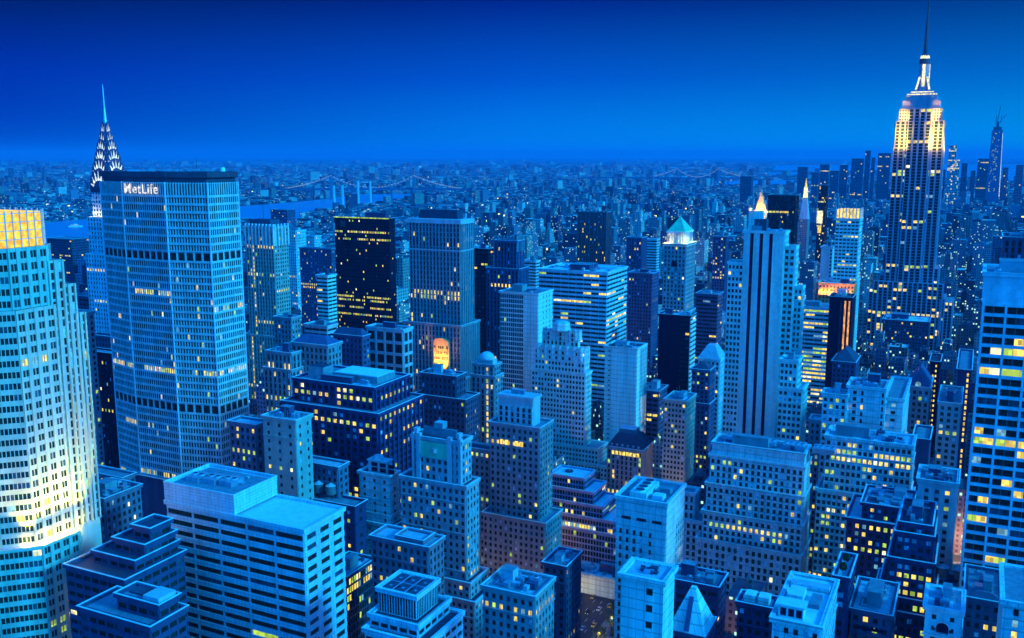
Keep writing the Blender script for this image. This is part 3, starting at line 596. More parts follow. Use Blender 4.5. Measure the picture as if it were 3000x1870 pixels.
def roof_clutter(parent, x0, x1, y0, y1, z, rng, n, mats=('roofpale', 'stonegrey', 'darkpanel'), tank=0.4):
    W_, D_ = x1 - x0, y1 - y0
    if W_ < 7 or D_ < 7: return
    mb = MB(); bits = []
    def free(a, b, c, d):
        for q in bits:
            if a < q[1] and b > q[0] and c < q[3] and d > q[2]: return False
        bits.append((a, b, c, d)); return True
    w_ = W_ * rng.uniform(.25, .45); d_ = D_ * rng.uniform(.25, .45); a = x0 + 2 + rng.random() * max(0.1, W_ - w_ - 4); c = y0 + 2 + rng.random() * max(0.1, D_ - d_ - 4)
    free(a, a + w_, c, c + d_)
    ph = MB(); h_ = rng.uniform(3, 6); m_ = rng.choice(mats)
    ph.box(a, a + w_, c, c + d_, z, z + h_, m_, 'roofpale'); ph.box(a - .2, a + w_ + .2, c - .2, c + d_ + .2, z + h_, z + h_ + .35, m_, 'roofmid')
    ph.build('penthouse', parent)
    for k in range(n):
        w_ = rng.uniform(1.5, 4.5); d_ = rng.uniform(1.5, 4.5); h_ = rng.uniform(1, 2.6)
        a = x0 + 1 + rng.random() * max(0.1, W_ - w_ - 2); c = y0 + 1 + rng.random() * max(0.1, D_ - d_ - 2)
        if not free(a, a + w_, c, c + d_): continue
        if rng.random() < .3: cooling_unit(parent, a, c, z, w_, d_, h_, rng)
        else:
            mb.box(a, a + w_, c, c + d_, z + .2, z + h_, rng.choice(('roofpale', 'steel', 'roofmid', 'darkpanel')))
            if rng.random() < .5: mb.box(a + w_ * .4, a + w_ * .4 + .4, c - rng.uniform(2, 6), c, z + .5, z + .9, 'steel')
    for k in range(5):
        w_ = W_ * rng.uniform(.12, .4); d_ = D_ * rng.uniform(.1, .4); a = x0 + rng.random() * (W_ - w_); c = y0 + rng.random() * (D_ - d_)
        mb.box(a, a + w_, c, c + d_, z + .01 + k * .012, z + .05 + k * .012, rng.choice(('roofpale', 'roofdark', 'roofmid', 'roofbright')))
    for k in range(3):
        a = rng.uniform(x0 + 1, x1 - 1); c = rng.uniform(y0 + 1, y1 - 1); L = rng.uniform(3, D_ * .6)
        mb.box(a, a + .35, c, min(y1, c + L), z + .5, z + .85, 'steel'); mb.box(min(a, x1 - 3), min(a + L, x1), c, c + .3, z + .9, z + 1.2, 'steel')
    for k in range(2):
        a = rng.uniform(x0 + 1, x1 - 1); c = rng.uniform(y0 + 1, y1 - 1); mb.box(a, a + .12, c, c + .12, z, z + rng.uniform(4, 8), 'steel')
    if rng.random() < tank:
        a = rng.uniform(x0 + 3, x1 - 3); c = rng.uniform(y0 + 3, y1 - 3)
        if free(a - 2.3, a + 2.3, c - 2.3, c + 2.3): water_tank(parent, a, c, z)
    if mb.v: mb.build('roof_equipment', parent)
def add_light(kind, name, parent, loc, energy, color, size=1.0, aim=None, spot=70):
    d = bpy.data.lights.new(name, kind); d.energy = energy; d.color = color
    if kind == 'AREA': d.size = size
    else: d.shadow_soft_size = size
    if kind == 'SPOT': d.spot_size = RAD(spot); d.spot_blend = 0.6
    o = bpy.data.objects.new(name, d); scn.collection.objects.link(o); o.parent = parent; o.location = loc
    if aim: o.rotation_euler = (Vector(loc) - Vector(aim)).to_track_quat('Z', 'Y').to_euler()
    return o
# segments of special north and west faces: (from, to, style, options)
SEG = {
 'stepgrid': dict(N=[(0, 1, 'punch_tall', {})], Wt=[(0, .4, None, {}), (.4, 1, 'punch_tall', {})], blanktop=8),
 'darkgrid': dict(N=[(0, 1, 'darkgrid', {'litrows': (1, 11, 13, 14, 16, 17, 19, 20)})], Wt=[(0, 1, 'darkgrid', {'litrows': (1, 12, 13, 15, 16, 19)})]),
 'blacktower': dict(N=[(0, 1, 'ct', {'blue': .02, 'litrows': (25, 27, 29, 30, 46)})], Wt=[(0, 1, 'ct', {'blue': .02})]),
 'fifthlow': dict(N=[(0, 1, 'punch_pair', {})], Wt=[(0, 1, 'punch_pair', {})]),
 'darkset': dict(N=[(0, 1, 'punch', {'blindp': .3})], Wt=[(0, 1, 'punch', {'blindp': .2})]),
 'darkfront': dict(N=[(0, 1, 'punch_pair', {'blindp': .35})], Wt=[(0, 1, 'punch', {'blindp': .2})]),
 'slab': dict(N=[(0, 1, 'ribbonN', {})], Wt=[(0, 1, 'ribbonW', {})]),
 'fans': dict(N=[(0, .05, None, {}), (.05, .13, 'col', {}), (.13, .19, None, {}), (.19, .27, 'col', {}), (.27, .33, None, {}), (.33, .41, 'col', {}), (.41, .47, None, {}), (.47, .55, 'col', {}), (.55, .66, None, {}), (.66, .73, 'col', {}), (.73, 1, None, {})],
             Wt=[(0, .5, None, {}), (.5, 1, 'punch', {})], blanktop=13),
 'curtain': dict(N=[(0, .60, 'panelgrid', {'allwall': 1}), (.60, .76, 'bigcol', {}), (.76, 1, 'panelgrid', {'allwall': 1})], Wt=[(0, 1, 'panelgrid', {'allwall': 1})]),
 'mirror': dict(N=[(0, .62, 'curtain', {'blue': 1}), (.62, 1, None, {})], Wt=[(0, .25, None, {}), (.25, .9, 'sparse', {}), (.9, 1, None, {})]),
 'blankslab': dict(N=[(0, .08, None, {}), (.08, .2, 'slot', {}), (.2, 1, None, {})], Wt=[(0, .3, None, {}), (.3, 1, 'darkgrid', {'litrows': (14, 15, 16, 17, 18, 19, 20, 21, 22), 'litmat': 2})]),
 'darkslab': dict(N=[(0, .7, None, {}), (.7, 1, 'ribbon2', {})], Wt=[(0, 1, 'ribbonpale', {})]),
 'fifth': dict(N=[(0, .16, None, {}), (.16, .25, 'stripe', {}), (.25, .40, None, {}), (.40, .49, 'stripe', {}), (.49, .64, None, {}), (.64, .73, 'stripe', {}), (.73, 1, None, {})], Wt=[(0, 1, 'punch', {})]),
 'stripes': dict(N=[(0, .45, None, {}), (.45, 1, 'stripe3', {'litmat': 6, 'litrows': (0,)})], Wt=[(0, 1, None, {})]),
 'annex': dict(N=[(0, .8, None, {}), (.8, 1, 'col', {})], Wt=[(0, 1, None, {})]),
 'blankwall': dict(N=[(0, .1, None, {}), (.1, .3, 'punch', {}), (.3, .36, None, {}), (.36, .45, 'col', {}), (.45, .92, None, {}), (.92, 1, 'col', {})], Wt=[(0, 1, 'punch', {})]),
 'slimlit': dict(N=[(0, .2, None, {}), (.2, .8, 'col2', {'litcol': (0, 1), 'litmat': 2}), (.8, 1, None, {})], Wt=[(0, 1, None, {})]),
 'darkfar6': dict(N=[(0, .7, None, {}), (.7, .9, 'col', {'litcol': (0,), 'litmat': 2}), (.9, 1, None, {})], Wt=[(0, 1, None, {})]),
 'rightslab': dict(N=[(0, 1, 'gridbands', {})], Wt=[(0, 1, 'gridbands', {})], blanktop=11),
 'rightedge': dict(N=[(0, .3, None, {}), (.3, .55, 'col', {}), (.55, 1, None, {})], Wt=[(0, 1, 'ribbon', {})]),
 'slim': dict(N=[(0, 1, 'pier', {'litcol': (1,)})], Wt=[(0, 1, 'punch', {})]),
 'buttress': dict(N=[(0, 1, 'pier', {'litcol': (2,)})], Wt=[(0, 1, 'punch', {})]),
 'dome': dict(N=[(0, 1, 'pier', {'litcol': (3,)})], Wt=[(0, 1, 'punch', {})]),
 'terraces': dict(N=[(0, 1, 'curtain', {})], Wt=[(0, 1, 'ribbonlit', {})]),
 'gardenroof': dict(N=[(0, 1, 'punch', {})], Wt=[(0, 1, 'ribbon', {})]),
 'balcony': dict(N=[(0, 1, 'ribbon', {})], Wt=[(0, 1, 'ribbon', {})]),
 'cornice': dict(N=[(0, .1, None, {}), (.1, .9, 'piercols', {}), (.9, 1, None, {})], Wt=[(0, 1, None, {})], blanktop=2),
 'vents': dict(N=[(0, 1, 'vent', {})], Wt=[(0, 1, 'vent', {})], low='ribbon2'),
 'street14': dict(N=[(0, 1, 'punch_pair', {})], Wt=[(0, 1, 'punch', {})]),
}
ST['ct'] = (2.0, 3.8, .62, .5, .16, .22); ST['pier2'] = (3.0, 3.7, .5, .78, .85, .22); ST['ribbonW'] = (7.4, 4.5, .66, .5, .3, .5); ST['ribbonN'] = (13.0, 4.5, .93, .5, .3, .5); ST['bigcol'] = (4, 5.6, .95, .42, .1, .2); ST['slot'] = (3, 3.8, .5, .25, .3, .3)
ST['ribbonpale'] = (9, 3.7, .96, .5, .2, .9); ST['stripe3'] = (3.6, 400, .45, .98, .7, .3); ST['col2'] = (2.6, 4.2, .5, .45, .4, .3)
ST['ribbonlit'] = (6, 4.2, .97, .45, .2, .7); ST['vent'] = (1.1, 14, .7, .96, .16, .3)
ROOF = {'slab': 'roofbright', 'vents': 'roofdark', 'glasslow': 'roofpale', 'tanks': 'roofmid', 'fans': 'roofmid', 'curtain': 'roofpale', 'terraces': 'roofbright',
        'roofpale': 'roofbright', 'canopy': 'roofbright', 'mlbase': 'roofdark', 'podium': 'roofmid', 'darksteps': 'roofdark', 'darkgrid': 'roofmid', 'ribbonslab': 'roofbright',
        'esbfore': 'roofbright', 'leftroof': 'roofdark', 'leftmech': 'roofmid', 'stepgrid': 'roofmid', 'gardenroof': 'roofpale', 'bottomleft': 'roofmid', 'light18': 'roofpale'}
BY = {}
def building(key, name, label, X, Y, T, style, wallm, lit, opt):
    rng = random.Random(key)
    cat = {'tower': 'skyscraper', 'building': 'building', 'townhouse': 'house', 'block': 'building'}[name.split('_')[-1]]
    B_ = thing(name, label, cat, (X, Y, 0))
    if name == 'distant_tower': B_['group'] = 'towers of the far downtown skyline'
    wall = MB(); rf = MB(); panes = []
    seg = SEG.get(key)
    rm = ROOF.get(key) or rng.choice(['roofmid', 'roofmid', 'roofpale', 'roofdark'])
    far = Y > 1250
    nT = len(T)
    style = {'strips': 'punch', 'fifthface': 'punch', 'vstripes': 'ribbon2', 'blankcent': 'punch', 'litcols': 'punch', 'fewlines': 'ribbon2', 'mirror': 'curtain', 'archface': 'sparse', 'panelgrid': 'panelgrid'}.get(style, style)
    zmin = max(0.0, 262 - 0.52 * Y - 40) if Y < 480 else 0.0
    for k, (z1, x0, x1, y0, y1) in enumerate(T):
        z0 = T[k + 1][0] if k + 1 < nT else 0.0
        core_in = 0.0
        wall.box(x0, x1, y0, y1, z0 if k + 1 < nT else 0, z1 - 0.3, wallm)
        rf.box(x0 + .5, x1 - .5, y0 + .5, y1 - .5, z1 - 0.3 if True else 0, z1 + 0.12, rm)
        parapet(wall, x0 - .4, x1 + .4, y0 - .4, y1 + .4, z1, wallm, h=1.0 if not far else .6, th=.9)
        st_t = style if (k == 0 or key not in SEG or 'low' not in SEG[key]) else SEG[key]['low']
        if far:
            facade(wall, panes, (x1, y0), (-1, 0), (0, -1), x1 - x0, z0, z1 - .3, st_t if Y < 3000 else 'bigwin', wallm, lit, rng)
            facade(wall, panes, (x1, y0), (0, 1), (1, 0), y1 - y0, z0, z1 - .3, st_t if Y < 3000 else 'bigwin', wallm, lit, rng)
            continue
        segs = (seg or {}).get('N', [(0, 1, st_t, {})]) if (k == 0 or (seg and 'low' not in seg)) else [(0, 1, st_t, {})]
        segw = (seg or {}).get('Wt', [(0, 1, st_t, {})]) if (k == 0 or (seg and 'low' not in seg)) else [(0, 1, st_t, {})]
        zt = z1 - .3
        if seg and 'blanktop' in seg and k == 0:
            bt = seg['blanktop']
            wall.box(x0 - .4, x1 + .4, y0 - .4, y1 + .4, z1 - bt, z1 - .4, wallm); zt = z1 - bt
        w_, d_ = x1 - x0, y1 - y0
        for a, b_, s_, op in segs:
            if op.get('allwall'):
                pn = []; facade(wall, pn, (x0 + a * w_, y0), (1, 0), (0, -1), (b_ - a) * w_, z0, zt, s_, wallm, 0, rng)
                continue
            if s_ == 'stripe': wall.obox((x0 + a * w_, y0), (1, 0), (0, -1), 0, (b_ - a) * w_, 0, .02, z0, zt, 'blackglass'); continue
            facade(wall, panes, (x0 + a * w_, y0), (1, 0), (0, -1), (b_ - a) * w_, z0, zt, s_, wallm, lit, rng, opts=op)
        for a, b_, s_, op in segw:
            wm = wallm
            if s_ == 'ribbonpale': wm = 'whitepanel'
            if op.get('allwall'):
                pn = []; facade(wall, pn, (x1, y0 + a * d_), (0, 1), (1, 0), (b_ - a) * d_, z0, zt, s_, wm, 0, rng); continue
            L2 = max(lit, .55) if s_ == 'ribbonlit' and k >= 2 else lit
            facade(wall, panes, (x1, y0 + a * d_), (0, 1), (1, 0), (b_ - a) * d_, z0, zt, s_, wm, L2, rng, opts=op)
    wall.build('wall', B_); rf.build('roof', B_)
    near = Y < 470 and key != 'canopy'
    emit_panes(panes, B_, near, (X, Y, 0))
    z1, x0, x1, y0, y1 = T[0]
    if Y < 1300 and key not in ('slab', 'vents', 'fans', 'curtain', 'podium', 'french', 'reno', 'reno2', 'mansard', 'pyrtower', 'hat', 'pyr5', 'gable', 'dome', 'pyrbase', 'lincoln', 'darkgrid', 'spiky', 'terraces', 'shaft8', 'deco', 'paleblue', 'whitegrid', 'roofpale', 'penthouses', 'bottomleft', 'hatdark'):
        roof_clutter(B_, x0 + 1.2, x1 - 1.2, y0 + 1.2, y1 - 1.2, z1 + .1, rng, 34 if Y < 620 else 9, tank=.5 if 'brick' in wallm or 'stone' in wallm else .0)
    BY[key] = dict(o=B_, T=T, X=X, Y=Y, rng=rng, label=label)
    return B_
for row in B:
    building(*row)
# ------------------------------------------------------------------ particular crowns and roofs
def T0(key): return BY[key]['T'][0]
def part(key, name, mb): return mb.build(name, BY[key]['o'])
def rect(x0, x1, y0, y1): return [(x0, y0), (x1, y0), (x1, y1), (x0, y1)]
def hip(key, z, h, inset, mat, o=.6, frac=.35, name='roof'):
    _, x0, x1, y0, y1 = T0(key); mb = MB(); s = min(x1 - x0, y1 - y0) * frac
    mb.frustum(rect(x0 - o, x1 + o, y0 - o, y1 + o), z, rect(x0 + s, x1 - s, y0 + s, y1 - s), z + h, mat); return part(key, name, mb)
# ribbon window tower: raised blank block on its left half, lower bright roof
z1, x0, x1, y0, y1 = T0('slab')
mb = MB(); xm = x0 + (x1 - x0) * .52; zt = z1 + 8.0
mb.box(x0 - .5, xm, y0 - .5, y1 + .5, z1 + 1.05, zt, 'panel')
for k in range(6): mb.box(x0 - .62, xm + .12, y0 - .62, y0 - .5, z1 + 1.4 + k * 1.1, z1 + 2.3 + k * 1.1, 'panel'); mb.box(xm, xm + .12, y0 - .4, y1 + .4, z1 + 1.4 + k * 1.1, z1 + 2.3 + k * 1.1, 'panel')
parapet(mb, x0 - .5, xm, y0 - .5, y1 + .5, zt, 'panel', h=1.2, o=.15); part('slab', 'upper_block', mb)
mb = MB(); mb.box(x0 + 1, xm - 1, y0 + 1, y1 - 1, zt, zt + .15, 'roofmid'); part('slab', 'roof', mb)
rr = random.Random(5)
for i in range(3): cooling_unit(BY['slab']['o'], x0 + 5 + i * 8, y0 + 6 + i, zt + .15, 6.5, 8, 2.2, rr)
mb = MB()
for i in range(9): a = x0 + 3 + rr.random() * (xm - x0 - 8); c = y0 + 2 + rr.random() * 18; mb.box(a, a + rr.uniform(1, 4), c, c + rr.uniform(.6, 3), zt + .3, zt + rr.uniform(.8, 1.9), rr.choice(['roofpale', 'steel', 'roofmid']))
part('slab', 'roof_equipment', mb)
# louvred box open at the top with cells
z1, x0, x1, y0, y1 = T0('vents'); mb = MB()
for f in (.33, .66): mb.box(x0 + (x1 - x0) * f - .25, x0 + (x1 - x0) * f + .25, y0 + .6, y1 - .6, z1 + .12, z1 + .9, 'steel')
mb.box(x0 + .6, x1 - .6, (y0 + y1) / 2 - .2, (y0 + y1) / 2 + .2, z1 + .12, z1 + .8, 'steel')
part('vents', 'divider', mb)
for i in range(3):
    for j in range(2):
        cx = x0 + (x1 - x0) * (.17 + .33 * i); cy = y0 + (y1 - y0) * (.27 + .46 * j); m2 = MB(); m2.cyl(cx, cy, z1 + .13, z1 + .6, 3.6, 3.6, 'darkmetal', 20); m2.cyl(cx, cy, z1 + .6, z1 + .7, .6, .6, 'steel', 10); part('vents', 'fan', m2)
# tanks
z1, x0, x1, y0, y1 = T0('tanks')
for i in range(2): water_tank(BY['tanks']['o'], x0 + 10 + i * 7.5, y0 + 5, z1 + .1, 2.6, 4.2)
z1, x0, x1, y0, y1 = T0('watertanks')
for i in range(2): water_tank(BY['watertanks']['o'], x0 + 3.5 + i * 7, y0 + 4.5, z1 + .1, 2.5, 4.2)
# pale blue tower: stepped penthouse
z1, x0, x1, y0, y1 = T0('paleblue'); mb = MB()
mb.box(x0 + 4, x1 - 3, y0 + 2, y1 - 1, z1, z1 + 6.5, 'palestone2'); mb.box(x0 + 3.5, x1 - 2.5, y0 + 1.5, y1 - .6, z1 + 6.5, z1 + 7.2, 'palestone2', 'roofpale')
for i in range(3): mb.box(x0 + 6 + i * 5, x0 + 9.6 + i * 5, y0 + 1.9, y0 + 2.0, z1 + 1.2, z1 + 3.4, 'blackglass'); mb.box(x0 + 6 + i * 5, x0 + 9.6 + i * 5, y0 + 1.9, y0 + 2.0, z1 + 3.9, z1 + 5.9, 'blackglass')
mb.cyl((x0 + x1) / 2, (y0 + y1) / 2, z1 + 7.2, z1 + 9.2, 3.2, 2.2, 'roofpale'); part('paleblue', 'penthouse', mb)
# ornate slab tower: crown panel
z1, x0, x1, y0, y1 = T0('french'); mb = MB(); w_ = x1 - x0
mb.box(x0 + w_ * .18, x1 - w_ * .25, y0 - 1.0, y0 - .8, z1 - 9, z1 - 1.2, 'greenroof'); mb.box(x0 + w_ * .16, x1 - w_ * .23, y0 - .95, y0 - .3, z1 - 9.6, z1 - 9.0, 'ornate')
mb.cyl(x0 + w_ * .47, y0 - 1.05, z1 - 6.2, z1 - 4.2, 1.3, 1.3, 'ornate', 12)
part('french', 'decorated_panel', mb)
mb = MB()
for f in (0, .13, .78, 1.0): mb.box(x0 + w_ * f - (1.2 if f else 0), x0 + w_ * f + (1.2 if f < 1 else .4), y0 - 1.3, y0 + 1.0, z1 - 26, z1 + 2.4, 'pinkstone')
for f in (.02, .9): mb.box(x0 + w_ * f, x0 + w_ * f + 2.0, y0 - .2, y0 + 3, z1 + 2.4, z1 + 4.5, 'pinkstone')
part('french', 'pilaster', mb)
mb = MB(); mb.box(x0 + 3, x1 - 5, y0 + 5, y1 - 4, z1 + .1, z1 + 4.5, 'roofmid', 'roofpale'); mb.box(x0 + 10, x1 - 12, y0 + 8, y1 - 6, z1 + 4.5, z1 + 7.5, 'stonegrey', 'roofpale'); part('french', 'penthouse', mb)
# cooling fans on the pale concrete tower
z1, x0, x1, y0, y1 = T0('fans'); mb = MB()
mb.box(x0 + 5, x0 + 13, y0 + 3, y1 - 6, z1 + .1, z1 + 2.6, 'whitepanel'); part('fans', 'fan_deck', mb)
for i in range(4):
    m2 = MB(); cy = y0 + 6 + i * ((y1 - y0 - 14) / 3 if y1 - y0 > 20 else 4); m2.cyl(x0 + 9, cy, z1 + 2.6, z1 + 3.3, 2.3, 2.3, 'whitepanel', 20); m2.cyl(x0 + 9, cy, z1 + 3.3, z1 + 3.34, 2.0, 2.0, 'darkmetal', 20); part('fans', 'cooling_fan', m2)
mb = MB(); mb.box(x1 - 8, x1 - 3, y0 + 4, y0 + 9, z1 + .1, z1 + 2, 'roofbright'); mb.box(x1 - 7, x1 - 2, y0 + 12, y0 + 16, z1 + .1, z1 + 3, 'roofmid'); part('fans', 'roof_equipment', mb)
for i in range(3):
    mb = MB(); mb.box(x0 + 2.5 + i * 7.2, x0 + 6.9 + i * 7.2, y0 - .47, y0 - .3, z1 - 9.4, z1 - 8.0, 'blackglass'); part('fans', 'vent_slot', mb)
# sky blue panelled tower: roof equipment
z1, x0, x1, y0, y1 = T0('curtain'); rr = random.Random(3); mb = MB()
for i in range(12): a = x0 + 3 + rr.random() * (x1 - x0 - 8); c = y0 + 3 + rr.random() * max(1, (y1 - y0 - 7)); mb.box(a, a + rr.uniform(.8, 2.5), c, c + rr.uniform(.5, 2), z1 + .2, z1 + rr.uniform(.6, 1.3), rr.choice(['darkmetal', 'steel', 'darkpanel']))
part('curtain', 'roof_equipment', mb)
# pyramid roof
_, x0, x1, y0, y1 = T0('pyrbase'); z1 = T0('pyrbase')[0]; mb = MB(); cx, cy = (x0 + x1) / 2, (y0 + y1) / 2
y1b = y0 + (x1 - x0) * 1.1
mb.frustum(rect(x0 - 1, x1 + 1, y0 - 1, y1b), z1 + 1.0, rect(cx - .8, cx + .8, cy - .8, cy + .8), z1 + 14.5, 'whitepanel')
part('pyrbase', 'pyramid_roof', mb)
mb = MB(); mb.beam((cx, y0 - .9, z1 + 1.6), (cx, cy - 1.9, z1 + 11.5), .8, 'bluebrick'); part('pyrbase', 'roof_slot', mb)
# terraced tower: satellite dish and roof
z1, x0, x1, y0, y1 = T0('terraces'); mb = MB(); mb.cyl(x0 + 8, y0 + 10, z1 + .1, z1 + 1.0, 2.6, 2.6, 'darkmetal', 16); mb.beam((x0 + 9, y0 + 9, z1), (x0 + 6, y0 + 13, z1 + 3.5), .25, 'steel'); part('terraces', 'roof_equipment', mb)
# stepping blank roof block with trees etc. on the wide pale block
z1, x0, x1, y0, y1 = T0('stepgrid'); rr = random.Random(8)
for i in range(4): cooling_unit(BY['stepgrid']['o'], x0 + 5 + i * 15, y0 + 6, z1 + .1, 11, 9, 2.5, rr)
# pale roof terraces, penthouse on the lower right
z1, x0, x1, y0, y1 = T0('roofpale'); mb = MB()
mb.box(x0 + 1, x0 + 9, y0 + 3, y0 + 8, z1 + .1, z1 + 4.2, 'whitestone', 'roofbright')
for i in range(3): mb.box(x0 + 1.8 + i * 2.5, x0 + 3.6 + i * 2.5, y0 + 2.9, y0 + 3.0, z1 + .8, z1 + 3.4, 'blackglass')
mb.box(x0 + .4, x0 + 9.6, y0 + 2.4, y0 + 8.5, z1 + 4.2, z1 + 4.7, 'whitestone', 'roofbright'); part('roofpale', 'penthouse', mb)
mb = MB(); mb.box(x0 + 2, x0 + 7, y0 + 14, y0 + 22, z1 + .1, z1 + 3.2, 'palestone', 'roofbright'); mb.box(x0 + 9, x0 + 12.5, y0 + 13, y0 + 22, z1 + .1, z1 + 1.6, 'roofmid'); mb.box(x0 + 1, x1 - 1, y0 + 26, y0 + 30, z1 + .1, z1 + 2, 'palestone', 'roofpale'); part('roofpale', 'roof_equipment', mb)
# white boxes
z1, x0, x1, y0, y1 = T0('penthouses')
for i in range(2): mb = MB(); mb.box(x0 + 2 + i * 5, x0 + 6 + i * 5, y0 + 1, y0 + 6, z1 + .1, z1 + 3.5, 'whitepanel'); part('penthouses', 'penthouse', mb)
# open walled roof court at the bottom left
z1, x0, x1, y0, y1 = T0('bottomleft'); mb = MB(); mb.box(x0 + 2, x1 - 10, y0 + 3, y0 + 9, z1 + .1, z1 + .8, 'darkmetal'); mb.box(x1 - 7, x1 - .2, y0 + .2, y1 - .4, z1 + .1, z1 + 2.5, 'palestone2'); part('bottomleft', 'roof_equipment', mb)
# arched gable and arch window house
def arch_window(parent, cx, y, z, r, mat='blackglass'):
    mb = MB(); pts = [(cx - r, y, z - r)] + [(cx - r * math.cos(a), y, z + r * math.sin(a)) for a in [PI * k / 12 for k in range(13)]] + [(cx + r, y, z - r)]
    i = len(mb.v); back = [(a, y + .3, c) for a, _, c in pts]; mb.v = pts + back; n = len(pts); k = mb.mi(mat)
    mb.f = [tuple(range(n - 1, -1, -1)), tuple(range(n, 2 * n))] + [(j, (j + 1) % n, n + (j + 1) % n, n + j) for j in range(n)]; mb.m = [k] * len(mb.f)
    return mb.build('arched_window', parent)
z1, x0, x1, y0, y1 = T0('palearch'); arch_window(BY['palearch']['o'], (x0 + x1) / 2, y0 - .75, z1 - 6.5, 2.0)
mb = MB(); cx = (x0 + x1) / 2
for k in range(13):
    a0, a1 = PI * k / 13, PI * (k + 1) / 13; mb.beam((cx - 2.5 * math.cos(a0), y0 - .7, z1 - 6.5 + 2.5 * math.sin(a0)), (cx - 2.5 * math.cos(a1), y0 - .7, z1 - 6.5 + 2.5 * math.sin(a1)), .3, 'whitestone')
mb.box(x0 - .6, x1 + .6, y0 - .9, y0 - .46, z1 - 10, z1 - 9.4, 'whitestone'); part('palearch', 'moulding', mb)
z1, x0, x1, y0, y1 = T0('arches')
for i in range(6): arch_window(BY['arches']['o'], x0 + 3 + i * (x1 - x0 - 6) / 5, y0 - .6, z1 - 6, .8)
z1, x0, x1, y0, y1 = T0('archtop'); mb = MB(); cx = (x0 + x1) / 2; R_ = (x1 - x0) * .45
pts = [(cx - R_ * math.cos(PI * k / 10), R_ * .55 * math.sin(PI * k / 10)) for k in range(11)]
n = len(pts); mb.v = [(a, y0 - .3, z1 + 1 + c) for a, c in pts] + [(a, y0 + .6, z1 + 1 + c) for a, c in pts]; mb.mi('darkstone2'); mb.f = [tuple(range(n)), tuple(range(2 * n - 1, n - 1, -1))] + [(j, j + 1, n + j + 1, n + j) for j in range(n - 1)]; mb.m = [0] * len(mb.f)
part('archtop', 'gable', mb)
z1, x0, x1, y0, y1 = T0('darkgable'); mb = MB(); cx = (x0 + x1) / 2
mb.box(cx - 2, cx + 6, y0 - .3, y0 + 1.0, z1 + 1, z1 + 3.4, 'darkstone2'); mb.box(cx - 1, cx + 1.5, y0 - .4, y0 - .3, z1 + 1.2, z1 + 2.8, 'blackglass'); mb.box(cx + 2.2, cx + 5, y0 - .4, y0 - .3, z1 + 1.2, z1 + 2.8, 'blackglass'); part('darkgable', 'dormer', mb)
# crowns of the middle distance
hip('reno', T0('reno')[0] + .5, 4.5, 0, 'bluebrick'); hip('reno2', T0('reno2')[0] + .5, 4.5, 0, 'darkstone')
hip('mansard', T0('mansard')[0] + .5, 9, 0, 'roofdark', frac=.24)
z1, x0, x1, y0, y1 = T0('mansard'); mb = MB(); mb.box(x0 + 6, x1 - 8, y0 + 7, y1 - 5, z1 + 9.5, z1 + 12.5, 'darkstone2', 'roofpale'); part('mansard', 'penthouse', mb)
for i in range(6):
    mb = MB(); a = x0 + 3 + i * (x1 - x0 - 6) / 5; mb.box(a - .6, a + .6, y0 - .2, y0 + 2, z1 + 1.6, z1 + 3.0, 'palestone2'); mb.box(a - .35, a + .35, y0 - .25, y0 - .2, z1 + 1.8, z1 + 2.7, 'w_dark'); part('mansard', 'dormer', mb)
mb = MB()
for i in range(9): a = x0 + 1.2 + i * (x1 - x0 - 2.4) / 9; mb.box(a, a + (x1 - x0 - 2.4) / 9 * .72, y0 - 1.1, y0 - .92, z1 - 4.2, z1 - 1.6, 'w_warm' if i else 'w_dark')
part('mansard', 'attic_glazing', mb)
hip('hat', T0('hat')[0] + .8, 10, 0, 'roofpale', frac=.32); hip('pyr5', T0('pyr5')[0] + .8, 9, 0, 'darkmetal', frac=.48); hip('hatdark', T0('hatdark')[0] + .8, 5, 0, 'darkmetal', frac=.45)
hip('lincoln', T0('lincoln')[0] + .8, 7, 0, 'roofdark', o=-5, frac=.3)
z1, x0, x1, y0, y1 = T0('lincoln')
for f in (.14, .5, .86): arch_window(BY['lincoln']['o'], x0 + (x1 - x0) * f, y0 - .75, z1 - 15, 3.0)
mb = MB(); mb.box(x0 - .8, x1 + .8, y0 - .9, y1, z1 - 22, z1 - 21, 'palestone2'); mb.box(x0 - 1.2, x1 + 1.2, y0 - 1.3, y1, z1 - 1.8, z1 + 1.5, 'palestone2'); part('lincoln', 'cornice', mb)
z1, x0, x1, y0, y1 = T0('pyrtower'); mb = MB()
hb = 3.0; cx, cy = (x0 + x1) / 2, (y0 + y1) / 2; s = 2.2
mb.box(x0 - .9, x1 + .9, y0 - .9, y1 + .9, z1 - 1, z1 + 1, 'decostone')
mb.box(x0 + s + 1.5, x1 - s - 1.5, y0 + s + 1.5, y1 - s - 1.5, z1, z1 + 10, 'decostone')
for i in range(7):
    a = x0 + s + i * (x1 - x0 - 2 * s) / 6
    for yy in (y0 + s, y1 - s): mb.cyl(a, yy, z1 + 1, z1 + 10, .45, .4, 'whitestone', 8)
    b_ = y0 + s + i * (y1 - y0 - 2 * s) / 6
    for xx in (x0 + s, x1 - s): mb.cyl(xx, b_, z1 + 1, z1 + 10, .45, .4, 'whitestone', 8)
mb.box(x0 + s - .9, x1 - s + .9, y0 + s - .9, y1 - s + .9, z1 + 10, z1 + 11.5, 'whitestone'); part('pyrtower', 'colonnade', mb)
mb = MB(); mb.frustum(rect(x0 + s - .5, x1 - s + .5, y0 + s - .5, y1 - s + .5), z1 + 11.5, rect(cx - .5, cx + .5, cy - .5, cy + .5), z1 + 23, 'greenroof'); mb.cyl(cx, cy, z1 + 23, z1 + 25.5, .5, .1, 'greenroof', 8); part('pyrtower', 'pyramid_roof', mb)
